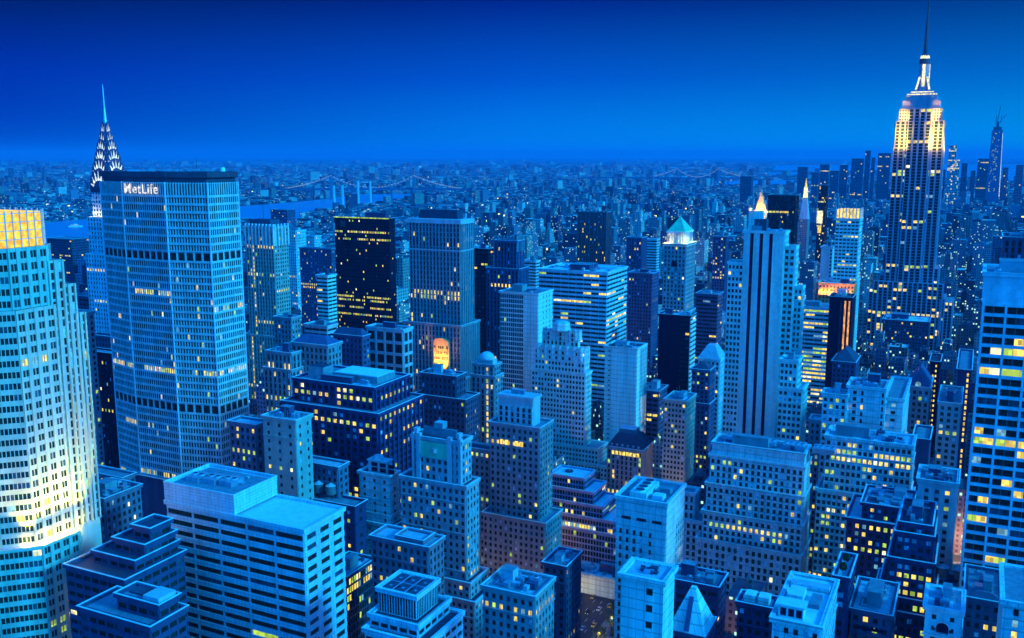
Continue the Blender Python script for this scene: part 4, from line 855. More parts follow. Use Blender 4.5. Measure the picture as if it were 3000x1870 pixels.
for xx, yy in ((x0 + 1, y0 + .6), (x1 - 1, y0 + .6), (x1 - .6, y1 - 2)): add_light('POINT', 'flood_lamp', BY['pyrtower']['o'], (xx, yy, z1 + 2.2), 4500, (1, .80, .16), .4)
arch_window(BY['pyrtower']['o'], cx, y0 - .8, z1 - 16, 2.6)
z1, x0, x1, y0, y1 = T0('gable'); mb = MB(); cx = (x0 + x1) / 2
mb.v = [(x0 - .5, y0 - .6, z1), (x1 + .5, y0 - .6, z1), (cx, y0 - .6, z1 + 10), (x0 - .5, y1, z1), (x1 + .5, y1, z1), (cx, y1, z1 + 10)]; mb.mi('bluebrick'); mb.f = [(0, 1, 2), (5, 4, 3), (1, 4, 5, 2), (0, 2, 5, 3), (0, 3, 4, 1)]; mb.m = [0] * 5
part('gable', 'gable_roof', mb); arch_window(BY['gable']['o'], cx, y0 - .9, z1 + 2.5, 1.5, 'w_pale')
z1, x0, x1, y0, y1 = T0('dome'); mb = MB(); cx, cy = (x0 + x1) / 2, (y0 + y1) / 2; r_ = (x1 - x0) * .36
mb.box(x0 + 1.5, x1 - 1.5, y0 + 1.5, y1 - 1, z1, z1 + 3.5, 'palestone2'); prev = None
for k in range(6):
    a0, a1 = PI / 2 * k / 6, PI / 2 * (k + 1) / 6
    mb.cyl(cx, cy, z1 + 3.5 + r_ * .9 * math.sin(a0), z1 + 3.5 + r_ * .9 * math.sin(a1), r_ * math.cos(a0), max(.2, r_ * math.cos(a1)), 'palestone2', 16)
part('dome', 'dome', mb)
z1, x0, x1, y0, y1 = T0('spiky'); mb = MB()
for i in range(8): a = x0 + i * (x1 - x0) / 7; mb.box(a - .5, a + .5, y0 - .9, y0 + .3, z1 - 8, z1 + 5, 'stonegrey')
for i in range(6): b_ = y0 + 1 + i * (y1 - y0 - 1) / 5; mb.box(x1 - .3, x1 + .9, b_ - .5, b_ + .5, z1 - 8, z1 + 5, 'stonegrey')
mb.cyl((x0 + x1) / 2, y0 + 6, z1, z1 + 12, .3, .15, 'darkmetal', 6); part('spiky', 'spike', mb)
z1, x0, x1, y0, y1 = T0('buttress'); mb = MB()
for i in range(9): a = x0 + i * (x1 - x0) / 8; mb.box(a - .6, a + .6, y0 - 1.3, y0 + .3, z1 - 16, z1 + 3.5, 'whitestone')
for i in range(5): b_ = y0 + 1 + i * (y1 - y0 - 1) / 4; mb.box(x1 - .3, x1 + 1.2, b_ - .6, b_ + .6, z1 - 16, z1 + 3.5, 'whitestone')
mb.box(x0 + 2, x1 - 6, y0 + 3, y1 - 3, z1, z1 + 7, 'darkstone', 'roofdark'); mb.cyl(x0 + 14, y0 + 8, z1 + 7, z1 + 30, .3, .1, 'darkmetal', 6); part('buttress', 'crown', mb)
# grey shaft: top block, lit cornice row
z1, x0, x1, y0, y1 = T0('shaft8'); mb = MB(); pn = []; w_ = x1 - x0
mb.box(x0 + 4, x1 - 5, y0 + 2.5, y1 - 5, z1, z1 + 15, 'palestone2'); facade(mb, pn, (x0 + 4, y0 + 2.5), (1, 0), (0, -1), w_ - 9, z1 + 1, z1 + 11, 'pier', 'palestone2', .02, random.Random(4))
mb.box(x0 + 3.2, x1 - 4.2, y0 + 1.6, y1 - 4.2, z1 + 15, z1 + 16.5, 'palestone2', 'roofpale'); mb.box(x0 + 10, x1 - 12, y0 + 6, y1 - 9, z1 + 16.5, z1 + 19, 'roofmid', 'roofpale')
part('shaft8', 'top_block', mb); emit_panes(pn, BY['shaft8']['o'], False)
mb = MB()
for i in range(10):
    if i in (2, 3, 5, 6): mb.box(x0 + (i + .2) * w_ / 10, x0 + (i + .85) * w_ / 10, y0 - .72, y0 - .6, z1 - 11, z1 - 8.2, 'w_warm')
part('shaft8', 'lit_glazing', mb)
# art deco crown: main shaft plus two tiers with rounded buttresses
z1, x0, x1, y0, y1 = T0('deco'); w_ = x1 - x0; o_ = BY['deco']['o']
def drum(mb, x0, x1, y0, y1, z0, z1, n, mat, r):
    for i in range(n): a = x0 + (i + .5) * (x1 - x0) / n; mb.cyl(a, y0, z0, z1, r, r * .92, mat, 12)
    k = max(2, int(n * (y1 - y0) / (x1 - x0)))
    for i in range(k): b_ = y0 + (i + .5) * (y1 - y0) / k; mb.cyl(x1, b_, z0, z1, r, r * .92, mat, 12)
mb = MB(); pn = []
A0 = (x0 + 2, x1 - 1, y0 + 1.5, y1 - 2)
mb.box(*A0, z1, z1 + 19, 'decostone'); facade(mb, pn, (A0[0], A0[2]), (1, 0), (0, -1), A0[1] - A0[0], z1, z1 + 17, 'punch_pair', 'decostone', .06, random.Random(9)); facade(mb, pn, (A0[1], A0[2]), (0, 1), (1, 0), A0[3] - A0[2], z1, z1 + 17, 'punch', 'decostone', .06, random.Random(9))
drum(mb, *A0, z1 + 9, z1 + 20, 7, 'palestone', 1.6)
A1 = (x0 + 7, x1 - 7, y0 + 4, y1 - 5)
mb.box(*A1, z1 + 19, z1 + 31, 'decostone', 'roofmid'); facade(mb, pn, (A1[0], A1[2]), (1, 0), (0, -1), A1[1] - A1[0], z1 + 19.5, z1 + 30, 'pier', 'decostone', .02, random.Random(2)); drum(mb, *A1, z1 + 24, z1 + 32, 6, 'palestone', 1.7)
mb.cyl((A1[0] + A1[1]) / 2, (A1[2] + A1[3]) / 2, z1 + 31, z1 + 36.5, 7.5, 6.8, 'palestone', 8); mb.cyl((A1[0] + A1[1]) / 2, (A1[2] + A1[3]) / 2, z1 + 36.5, z1 + 38, 6.8, 4, 'palestone2', 8)
part('deco', 'crown', mb); emit_panes(pn, o_, False)
# black striped tower: shoulders and dark top
z1, x0, x1, y0, y1 = T0('fifth'); o_ = BY['fifth']['o']
def wing(key, x0, x1, y0, y1, z1, mat, st, lit=.05, seed=1, name='side_wing'):
    mb = MB(); pn = []; rng = random.Random(seed)
    mb.box(x0, x1, y0, y1, 0, z1, mat, 'roofmid'); facade(mb, pn, (x0, y0), (1, 0), (0, -1), x1 - x0, 0, z1, st, mat, lit, rng); facade(mb, pn, (x1, y0), (0, 1), (1, 0), y1 - y0, 0, z1, st, mat, lit, rng)
    parapet(mb, x0, x1, y0, y1, z1, mat, h=.9, o=.6); part(key, name, mb); emit_panes(pn, BY[key]['o'], False)
wing('fifth', x0 - 9.5, x0 - .05, y0 + 1, y1, z1 - 20, 'decostone', 'punch_pair', seed=3)
wing('fifth', x1 + .05, x1 + 6.5, y0 + 3, y1, z1 - 9, 'decostone', 'punch_pair', seed=5)
wing('fifth', x1 + 6.6, x1 + 11.5, y0 + 6, y1, z1 - 34, 'decostone', 'punch_pair', seed=6)
mb = MB(); mb.box(x0 + 5, x1 - 12, y0 + 5, y1 - 3, z1, z1 + 8, 'darkmetal', 'roofdark'); mb.box(x0 + 1, x0 + 10, y0 + 6, y1 - 4, z1, z1 + 13, 'decostone', 'roofmid')
for i in range(6): mb.cyl(x0 + 4 + i * 5, y0 + 9, z1 + 8, z1 + 11, .2, .1, 'darkmetal', 5)
part('fifth', 'penthouse', mb)
for f in (.153, .257, .393, .497, .633, .737):
    mb = MB(); xx = x0 + (x1 - x0) * f; mb.box(xx - .2, xx + .2, y0 - .8, y0 - .46, 0, z1 - 1, 'coping'); part('fifth', 'stripe_pier', mb)
z1, x0, x1, y0, y1 = T0('rightslab')
for i in range(6):
    mb = MB(); xx = x0 + .4 + i * 7.9
    if xx < x1: mb.box(xx - .45, xx + .45, y0 - 1.15, y0 - .72, 0, z1 - 11, 'palepanel'); part('rightslab', 'column', mb)
# broad black gridded block: bright louvred roof house, corner box
z1, x0, x1, y0, y1 = T0('darkgrid'); mb = MB(); w_ = x1 - x0; d_ = y1 - y0
mb.box(x0 + w_ * .38, x0 + w_ * .92, y0 + d_ * .28, y0 + d_ * .80, z1 + .1, z1 + 3.6, 'stonegrey')
for i in range(14): a = x0 + w_ * (.38 + .54 * i / 14); mb.box(a + .1, a + w_ * .54 / 14 - .3, y0 + d_ * .28 + .3, y0 + d_ * .80 - .3, z1 + 3.6, z1 + 4.1, 'roofbright')
part('darkgrid', 'louvred_roof_house', mb)
mb = MB(); mb.box(x0 + 5, x0 + 15, y0 + 6, y0 + 15, z1 + .1, z1 + 6.5, 'stonegrey', 'roofdark'); part('darkgrid', 'penthouse', mb)
roof_clutter(BY['darkgrid']['o'], x0 + 2, x1 - 2, y0 + 1.5, y0 + d_ * .26, z1 + .1, random.Random(6), 10, tank=0)
# glowing roof edge of the black tower
z1, x0, x1, y0, y1 = T0('blacktower'); mb = MB(); mb.box(x0 - .3, x1 + .3, y0 - 1.1, y0 - .9, z1 + .2, z1 + 1.3, 'w_lime'); part('blacktower', 'lit_edge', mb)
mb = MB(); mb.box(x0 + 8, x0 + 14, y0 - 1.0, y0 - .7, z1 - 9, z1 - 3, 'w_blue'); part('blacktower', 'sign_panel', mb)
# white gridded tower crown: glowing fins
z1, x0, x1, y0, y1 = T0('whitegrid'); mb = MB(); fin = MB()
mb.box(x0 + .6, x1 - .6, y0 + .6, y1 - .6, z1, z1 + 10, 'w_warm'); part('whitegrid', 'glowing_crown', mb)
for i in range(8): a = x0 + i * (x1 - x0) / 7; fin.box(a - .45, a + .45, y0 - .4, y0 + .7, z1 + .6, z1 + 11.2, 'whitepanel')
for i in range(7): b_ = y0 + 1 + i * (y1 - y0 - 1) / 6; fin.box(x1 - .5, x1 + .5, b_ - .5, b_ + .5, z1 + .6, z1 + 11.2, 'whitepanel')
part('whitegrid', 'fin', fin)
# orange lit top storey: lamps on the ledge
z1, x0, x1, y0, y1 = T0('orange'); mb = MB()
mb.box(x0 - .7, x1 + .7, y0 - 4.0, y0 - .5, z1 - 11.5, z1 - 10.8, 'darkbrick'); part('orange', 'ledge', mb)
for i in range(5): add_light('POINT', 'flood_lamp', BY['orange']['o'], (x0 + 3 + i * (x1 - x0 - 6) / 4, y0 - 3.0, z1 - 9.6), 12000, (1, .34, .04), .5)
# glowing golden spire
z1, x0, x1, y0, y1 = T0('nylife'); mb = MB(); cx, cy = (x0 + x1) / 2, (y0 + y1) / 2
mb.frustum(rect(x0 + 2, x1 - 2, y0 + 1, y1 - 1), z1, rect(cx - 2, cx + 2, cy - 2, cy + 2), z1 + 30, 'gold'); mb.cyl(cx, cy, z1 + 30, z1 + 44, 1.8, .15, 'gold', 8); part('nylife', 'spire', mb)
for xx, yy in ((x0 - 7, y0 - 7), (x1 + 7, y0 - 7), (cx, y0 - 9), (x1 + 7, y1)): add_light('POINT', 'flood_lamp', BY['nylife']['o'], (xx, yy, z1 + 2), 75000, (1, .40, .06), 1.0)
mb = MB(); mb.cyl(x0 - 7, y0, z1 - 20, z1 - 2, 3.2, 2.6, 'orangestone', 8); mb.cyl(x0 - 7, y0, z1 - 2, z1 + 5, 2.6, .3, 'gold', 8); part('nylife', 'turret', mb)
# clock tower lantern
z1, x0, x1, y0, y1 = T0('clock'); mb = MB(); cx, cy = (x0 + x1) / 2, (y0 + y1) / 2
mb.frustum(rect(x0, x1, y0, y1), z1, rect(cx - 4, cx + 4, cy - 4, cy + 4), z1 + 42, 'palestone2'); part('clock', 'pyramid_roof', mb)
mb = MB(); mb.cyl(cx, cy, z1 + 42, z1 + 62, 4.5, 3.5, 'w_white', 8); mb.cyl(cx, cy, z1 + 62, z1 + 80, 2.6, .3, 'w_warm', 8); part('clock', 'lantern', mb)
z1, x0, x1, y0, y1 = T0('one'); mb = MB(); mb.box(x0 - .8, x1 - 4, y0 - .9, y0 - .7, z1 - 78, z1 - 52, 'w_white'); mb.box(x0 + 2, x1 - 6, y0 - .9, y0 - .7, z1 - 98, z1 - 84, 'w_warm'); part('one', 'lit_band', mb)
# brown tower: corner ribs
z1, x0, x1, y0, y1 = T0('brown'); mb = MB()
for i in range(8): a = x0 + i * (x1 - x0) / 7; mb.box(a - .9, a + .9, y0 - 1.6, y0 + .3, 0, z1 + 2.5, 'brownstone')
part('brown', 'rib', mb)
# warm street glow under the stone tower, orange lit arch front by the grey stone tower
add_light('POINT', 'street_glow_lamp', None, (BY['street14']['X'] - 8, BY['street14']['Y'] - 16, 14), 26000, (1, .72, .38), 1.5)
add_light('POINT', 'street_glow_lamp', None, (BY['street14']['X'] + 2, BY['street14']['Y'] - 22, 10), 18000, (1, .8, .5), 1.5)
_, x0, x1, y0, y1 = T0('lincoln')
tiers = BY['lincoln']['T']; yf = tiers[-1][3]
mb = MB(); xa, xb = x0 + (x1 - x0) * .60, x0 + (x1 - x0) * .90
zc = 124.0
mb.box(xa, xb, yf - 2.2, yf - .3, 96, zc, 'orangestone', 'roofmid')
for k in range(10): a0, a1 = PI * k / 10, PI * (k + 1) / 10; c_ = (xa + xb) / 2; r_ = (xb - xa) / 2; mb.box(c_ - r_ * math.cos(a0), c_ - r_ * math.cos(a1), yf - 2.2, yf - .3, zc, zc + 4 * math.sin((a0 + a1) / 2), 'orangestone')
for i in range(7):
    for j in range(6): mb.box(xa + .7 + i * (xb - xa - 1) / 7, xa + 1.7 + i * (xb - xa - 1) / 7, yf - 2.3, yf - 2.2, 99 + j * 4.2, 101.2 + j * 4.2, 'w_dark' if (i * 3 + j) % 4 else 'w_orange')
part('lincoln', 'arched_bay', mb)
for i in range(3): add_light('SPOT', 'flood_lamp', BY['lincoln']['o'], (xa + 2 + i * (xb - xa - 4) / 2, yf - 12, 103), 42000, (1, .40, .05), .5, aim=((xa + xb) / 2, yf, 114), spot=65)
# ------------------------------------------------------------------ curved slab with white lettering
MLP = [(-240.3, 565), (-221.6, 549.3), (-191.7, 534.0), (-166.2, 527.7), (-155.7, 549.3)]
def faceted(parent, pts, segs, z0, z1, st, mat, lit, rng, near=False, rows=None, opts=None, sm=(0, 0)):
    wall = MB(); panes = []
    for i, j in segs:
        a, b_ = Vector(pts[i]), Vector(pts[j]); L = (b_ - a).length; t = ((b_ - a) / L); n = Vector((t.y, -t.x))
        facade(wall, panes, (a.x, a.y), (t.x, t.y), (n.x, n.y), L, z0, z1, st, mat, lit, rng, opts=opts)
    return wall, panes
ml = thing('slab_skyscraper', 'giant eight sided slab skyscraper with white lettering near its top', 'skyscraper', (-195, 545, 0), 0)
P_ = [Vector((a + 195, b_ - 545)) for a, b_ in MLP]
# far side by point symmetry about the plan centre
cpt = (P_[0] + P_[4]) / 2 + Vector((8.2, 17.0))
front = [(p.x, p.y) for p in P_]
back = [(2 * cpt.x - x, 2 * cpt.y - y) for x, y in front[1:4]]
plan = front + [(front[4][0] - 10, front[4][1] + 14), (front[3][0] - 10, front[3][1] + 44), (front[1][0] + 10, front[1][1] + 36), (front[0][0] + 4, front[0][1] + 14)]
rng = random.Random(42)
ZT = 247.3
core = MB(); core.prism(plan, 0, ZT - .3, 'bluemetal', 'roofdark')
panes = []
def ml_seg(z0, z1, st, lit, opts=None):
    for i in range(4):
        a, b_ = Vector(front[i]), Vector(front[i + 1]); L = (b_ - a).length; t = (b_ - a) / L; n = Vector((t.y, -t.x))
        facade(core, panes, (a.x, a.y), (t.x, t.y), (n.x, n.y), L, z0, z1, st, 'mlwall', lit, rng, opts=opts)
W('mlwall', (0.46, 0.56, 0.50), rough=0.6)
ST['mlfine'] = (1.7, 4.17, .60, .70, .22, .50); ST['mllouvre'] = (1.7, 7.2, .58, .97, .5, .2); ST['mlgap'] = (5.0, 5.0, .80, .96, .35, .1)
ml_seg(0, 116.8, 'mlfine', .05); ml_seg(116.8, 122.0, 'mlgap', 0, {'blue': 0}); ml_seg(122.0, 204.0, 'mlfine', .05, {'litrows': (4,), 'blue': .25}); ml_seg(204.0, 209.0, 'mlgap', 0, {'blue': 0})
ml_seg(209.0, 240.2, 'mlfine', .02); ml_seg(240.2, 247.2, 'mllouvre', 0, {'blue': 0})
core.build('wall', ml)
emit_panes(panes, ml, False)
# vertical corner fins between the facets
mb = MB()
for i in range(5): x, y = front[i]; mb.cyl(x, y - .2, 0, ZT, .55, .55, 'panel', 6)
mb.build('corner_fin', ml)
mb = MB()
def shrink(k): 
    c = sum((Vector(p) for p in plan), Vector((0, 0))) / len(plan); return [tuple(c + (Vector(p) - c) * k) for p in plan]
mb.prism(shrink(.96), ZT - .2, ZT + 2.6, 'darkmetal'); mb.prism(shrink(1.01), ZT + 2.6, ZT + 5.6, 'darkmetal', 'roofdark')
for i in range(24): a = rng.uniform(-30, 25); c = rng.uniform(5, 30); mb.box(a, a + rng.uniform(1, 4), c, c + 2, ZT + 5.6, ZT + rng.uniform(6.0, 6.8), 'steel')
mb.build('roof_cap', ml)
mb = MB(); mb.cyl(30, 8, ZT + 5.6, ZT + 8.0, 1.6, 1.2, 'whitepanel', 10)
for i, x in enumerate((-20, 4, 14, 30)): mb.cyl(x, 12, ZT + 5.6, ZT + 9 + 2 * (i % 3), .15, .08, 'darkmetal', 5)
mb.build('antenna', ml)
a, b_ = Vector(front[1]), Vector(front[2]); t = (b_ - a).normalized(); n = Vector((t.y, -t.x))
cu = bpy.data.curves.new('lettering', 'FONT'); cu.body = 'MetLife'; cu.size = 7.9; cu.extrude = .08; cu.offset = .03; cu.space_character = 1.12
cu.materials.append(M['w_sign'])
tmp = bpy.data.objects.new('tmp_text', cu); scn.collection.objects.link(tmp); bpy.context.view_layer.update()
me = bpy.data.meshes.new_from_object(tmp.evaluated_get(bpy.context.evaluated_depsgraph_get())); bpy.data.objects.remove(tmp)
s = bpy.data.objects.new('lettering', me); scn.collection.objects.link(s); s.parent = ml
q = a + t * 3.0 + n * 1.5; s.location = (q.x, q.y, 240.6)
s.matrix_local = Matrix.Translation((q.x, q.y, 240.9)) @ Matrix(((t.x, 0, n.x, 0), (t.y, 0, n.y, 0), (0, 1, 0, 0), (0, 0, 0, 1)))
# ------------------------------------------------------------------ floodlit tower with a glowing glass crown (left edge)
U0, V0 = -321.6, 234.8
X_, Y_, _ = g2w(U0, V0)
gt = thing('crown_skyscraper', 'floodlit pale office tower at the left edge with a glowing yellow glass crown', 'skyscraper', (X_, Y_, 0))
c = 6.5; LW = 17.0; LN = 34.0
def octa(o=0.0, cc=c):
    # clockwise seen from the camera side: north face, NW chamfer, west face, SW chamfer ...
    return [(-cc - LN, -cc - o), (-cc, -cc - o), (0 + o, 0), (0 + o, LW), (-cc, LW + cc + o), (-cc - LN, LW + cc + o), (-2 * cc - LN - o, LW), (-2 * cc - LN - o, 0)]
rng = random.Random(77)
def octa_tier(z0, z1, o, lit, mat='stonewarm', opts=None):
    p = octa(o); w = MB(); pn = []; w.prism(p, z0, z1 - .2, mat, 'roofmid')
    for i, st in ((0, 'gt'), (1, 'gtglass'), (2, 'gt'), (3, 'gtglass')):
        a, b_ = Vector(p[i]), Vector(p[i + 1]); L = (b_ - a).length; t = (b_ - a) / L; n = Vector((t.y, -t.x))
        facade(w, pn, (a.x, a.y), (t.x, t.y), (n.x, n.y), L, z0, z1, st, mat, lit, rng, opts=opts)
    return w, pn
W('gtwall', (0.52, 0.52, 0.38), var=.2, rough=.6)
ST['gt'] = (4.3, 4.4, .62, .60, .62, .34); ST['gtglass'] = (3.0, 4.4, .9, .55, .12, .35)
allp = []; wall = MB()
def merge(a, b_):
    off = len(a.v); a.v += b_.v; a.f += [tuple(i + off for i in f) for f in b_.f]; a.m += [a.mi(b_.mats[k]) for k in b_.m]
for z0, z1, o, lit in ((0, 113.5, 5.0, .20), (113.5, 205, 1.6, .08), (205, 228, 0, .02)):
    w, pn = octa_tier(z0, z1, o, lit, 'gtwall'); merge(wall, w); allp += pn
# double window bays: a mullion on every window
for x, y, z_, t, n, w_, h_, g in allp:
    wall.obox((x, y), t, n, -.12, .12, 0, .45, z_ - h_ / 2, z_ + h_ / 2, 'gtwall')
wall.build('wall', gt); emit_panes(allp, gt, True, (X_, Y_, 0))
# stepped shoulders towards the south-west corner
w = MB(); pn = []
for x0, x1, y0, y1, zt in ((-9, .5, LW - 1, LW + 6, 222), (-9, .3, LW + 5, LW + 11, 212), (-9, 0, LW + 10, LW + 15, 200)):
    w.box(x0, x1, y0, y1, 0, zt, 'gtwall', 'roofmid'); facade(w, pn, (x1, y0), (0, 1), (1, 0), y1 - y0, 113, zt, 'pier', 'gtwall', .04, rng); facade(w, pn, (x0, y0), (1, 0), (0, -1), x1 - x0, 113, zt, 'pier', 'gtwall', .04, rng)
w.build('shoulder', gt); emit_panes(pn, gt, False, pname='window')
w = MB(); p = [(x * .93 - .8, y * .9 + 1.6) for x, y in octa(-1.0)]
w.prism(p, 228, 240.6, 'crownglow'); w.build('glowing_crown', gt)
w = MB()
for i in range(8):
    a, b_ = Vector(p[i]), Vector(p[(i + 1) % 8]); L = (b_ - a).length; t = (b_ - a) / L; n = Vector((t.y, -t.x)); k = max(1, int(round(L / 3.2)))
    for j in range(k + 1): w.obox((a.x, a.y), (t.x, t.y), (n.x, n.y), L * j / k - .16, L * j / k + .16, 0, .35, 228, 241.6, 'palestone2')
    for zz in (231, 234.2, 237.4, 240.6): w.obox((a.x, a.y), (t.x, t.y), (n.x, n.y), 0, L, 0, .2, zz - .12, zz + .12, 'palestone2')
w.build('crown_mullion', gt)
w = MB(); w.prism([(x * 1.01, y) for x, y in octa(2.2)], 111.5, 113.6, 'gtwall', 'roofpale'); w.prism(octa(5.9), 112.4, 113.5, 'gtwall', 'roofpale'); w.build('ledge', gt)
for i, (x, y) in enumerate(((-38, -c - 6.5), (-29, -c - 6.5), (-20, -c - 6.5), (-11, -c - 6.5), (1, -3.2), (5.4, 2), (5.4, 8), (5.4, 14), (4.4, 20))):
    add_light('POINT', 'flood_lamp', gt, (x, y, 115.2), 1800, (1, .74, .04), .5)
    if True: add_light('SPOT', 'flood_lamp', gt, (x * 1.02 + (3.0 if x > -5 else 0), y - (3 if x < -5 else 0), 116), 70000, (1, .76, .04), .6, aim=(x - (3 if x > -5 else 0), y + (6 if x < -5 else 0), 160), spot=75)
# ------------------------------------------------------------------ triangular windowed steel crown and spire (left)
X_, Y_ = -332.9, 800
ch = thing('spired_skyscraper', 'slender tower with scalloped steel crown of lit triangles and a needle spire', 'skyscraper', (X_, Y_, 0))
rng = random.Random(12)
w = MB(); pn = []
def sq(h): return [(-h, -h), (h, -h), (h, h), (-h, h)]
for z0, z1, h, st, lit in ((0, 182, 15.5, 'punch', .04), (182, 212, 13.2, 'punch', .03), (212, 237, 9.6, 'punch', .0)):
    w.prism(sq(h), z0, z1, 'bluewhite', 'roofmid')
    facade(w, pn, (-h, -h), (1, 0), (0, -1), 2 * h, z0, z1, st, 'bluewhite', lit, rng); facade(w, pn, (h, -h), (0, 1), (1, 0), 2 * h, z0, z1, st, 'bluewhite', lit, rng)
w.build('wall', ch); emit_panes(pn, ch, False)
for x, y in ((-9, -13.5), (0, -13.5), (9, -13.5), (13.5, -8), (13.5, 0), (13.5, 8)): add_light('POINT', 'flood_lamp', ch, (x, y, 214), 1700, (1, .86, .36), .5)
lv = [(236, 251, 10.6), (247, 259.6, 9.0), (255, 267.5, 7.4), (262, 275, 5.9), (269, 281.5, 4.3), (275.5, 289, 2.9)]
st_ = MB(); tri = MB()
for zb, zt, h in lv:
    for ax_ in (0, 1):
        N_ = 12; pts = [(-h, zb - 4)] + [(-h * math.cos(PI * k / N_), zb + (zt - zb) * math.sin(PI * k / N_)) for k in range(N_ + 1)] + [(h, zb - 4)]
        i = len(st_.v); n_ = len(pts)
        for s_ in (-h, h):
            for a, z_ in pts: st_.v.append((a, s_, z_) if ax_ == 0 else (s_, a, z_))
        k_ = st_.mi('crownsteel'); fs = [tuple(range(i, i + n_)), tuple(range(i + 2 * n_ - 1, i + n_ - 1, -1))] + [(i + (j + 1) % n_, i + j, i + n_ + j, i + n_ + (j + 1) % n_) for j in range(n_)]
        st_.f += fs; st_.m += [k_] * len(fs)
    for k in range(7 if h > 5 else 5):
        n_ = 7 if h > 5 else 5; an = PI * (k + .5) / n_
        for face in range(4):
            rr_ = .80; ca, sa = math.cos(an), math.sin(an); r2 = .42
            hw = h * .105
            base = (-h * r2 * ca * 1.35, zb + (zt - zb) * r2 * sa * .9); tip = (-h * .9 * ca, zb + (zt - zb) * .93 * sa)
            d = Vector((tip[0] - base[0], tip[1] - base[1])).normalized(); nrm = Vector((-d.y, d.x)) * hw
            P3 = [(base[0] + nrm.x, base[1] + nrm.y), (base[0] - nrm.x, base[1] - nrm.y), tip]; o_ = h + .12
            i = len(tri.v)
            for a, z_ in P3:
                tri.v.append({0: (a, -o_, z_), 1: (o_, a, z_), 2: (a, o_, z_), 3: (-o_, a, z_)}[face])
            tri.f.append((i, i + 1, i + 2)); tri.m.append(tri.mi('w_tri'))
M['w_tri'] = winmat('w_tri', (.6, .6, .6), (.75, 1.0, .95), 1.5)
st_.build('crown', ch); t_ = tri.build('triangular_window', ch); t_['kind'] = 'stuff'
w = MB(); w.cyl(0, 0, 287, 300, 1.9, .9, 'steel', 8); w.cyl(0, 0, 300, 318.8, .9, .25, 'steel', 8); w.build('spire', ch)
# ------------------------------------------------------------------ great spired tower (right)
X_, Y_ = 504.0, 1206.0
es = thing('setback_skyscraper', 'tallest tower with setbacks, cream floodlit shoulders, mast and long antenna', 'skyscraper', (X_, Y_, 0))
rng = random.Random(34)
W('esbwall', (0.33, 0.32, 0.36), var=.25)
w = MB(); pn = []
def blk(x0, x1, y0, y1, z0, z1, st, lit, opts=None, faces='NW'):
    w.box(x0, x1, y0, y1, z0, z1, 'esbwall', 'roofmid')
    facade(w, pn, (x0, y0), (1, 0), (0, -1), x1 - x0, z0, z1, st, 'esbwall', lit, rng, opts=opts)
    facade(w, pn, (x1, y0), (0, 1), (1, 0), y1 - y0, z0, z1, st, 'esbwall', lit, rng, opts=opts)
ST['esb'] = (5.9, 3.75, .66, .84, 1.1, .16)
blk(-28, 28, -20, 20, 0, 271.1, 'esb', .06, {'blue': .03, 'litrows': (33, 48, 63)})
blk(-13, 13, -21.8, -20, 0, 303, 'esb', .05, {'blue': .03, 'litrows': (33, 48)})
for sgn in (-1, 1):
    a, b_ = (-27, -10.5) if sgn < 0 else (10.5, 27)
    blk(a, b_, -18.5, 18.5, 271.1, 303.4, 'esb', .03)
blk(-13, 13, -20, 19, 271.1, 318, 'esb', .03)
blk(-24, -9, -16.5, 16, 303.4, 318, 'punch', 0); blk(9, 24, -16.5, 16, 303.4, 318, 'punch', 0)
w.box(-21, 21, -15, 15, 318, 327.4, 'esbwall', 'roofmid'); w.box(-17.5, 17.5, -13, 13, 327.4, 333, 'esbwall', 'roofmid'); w.box(-16.5, 16.5, -12, 12, 333, 336.8, 'bluemetal', 'roofmid')
w.box(-12.5, 12.5, -9.5, 9.5, 336.8, 339.5, 'bluemetal', 'roofmid')
# lower setbacks
blk(-35, -28.1, -17, 20, 0, 113, 'esb', .14); blk(28.1, 33, -16, 20, 0, 123.8, 'esb', .14)
blk(-40, 40, -27, -20.1, 0, 106.3, 'esb', .2); blk(-45, -35.1, -26, 24, 0, 96, 'esb', .2); blk(33.1, 43, -26, 24, 0, 88, 'esb', .2); blk(43.1, 52, -22, 24, 0, 84, 'esb', .16)
w.build('wall', es); emit_panes(pn, es, False)
for sgn in (-1, 1):
    for k, xx in enumerate((13.5, 18.5, 24.5)):
        add_light('POINT', 'flood_lamp', es, (sgn * xx, -24.0, 273.5), 6000, (1, .60, .05), .8)
        add_light('SPOT', 'flood_lamp', es, (sgn * xx, -28, 272), 170000, (1, .62, .05), .8, aim=(sgn * xx, -18, 297), spot=56)
    add_light('SPOT', 'flood_lamp', es, (sgn * 17, -28, 298), 110000, (1, .60, .05), .8, aim=(sgn * 17, -16.5, 312), spot=60)
for yy in (-12, 0, 12): add_light('POINT', 'flood_lamp', es, (31, yy, 274), 16000, (1, .60, .05), .8)
w = MB(); w.frustum([(9 * math.cos(a), 8 * math.sin(a)) for a in [PI * k / 4 + PI / 8 for k in range(8)]], 339.5, [(6.2 * math.cos(a), 5.6 * math.sin(a)) for a in [PI * k / 4 + PI / 8 for k in range(8)]], 352, 'esbwall')
w.cyl(0, 0, 352, 372, 6.0, 5.2, 'esbwall', 12); w.cyl(0, 0, 372, 378, 6.4, 6.0, 'darkmetal', 16); w.cyl(0, 0, 378, 381.7, 5.6, 4.8, 'w_white', 16); w.cyl(0, 0, 381.7, 385, 4.8, 2.2, 'darkmetal', 12)
for sx_, sy_ in ((-1, -1), (1, -1), (1, 1), (-1, 1)): w.frustum(rect(sx_ * 7 - 1.6, sx_ * 7 + 1.6, sy_ * 6.4 - 1.6, sy_ * 6.4 + 1.6), 339.5, rect(sx_ * 3.8 - .8, sx_ * 3.8 + .8, sy_ * 3.4 - .8, sy_ * 3.4 + .8), 358, 'esbwall')
w.build('mast', es)
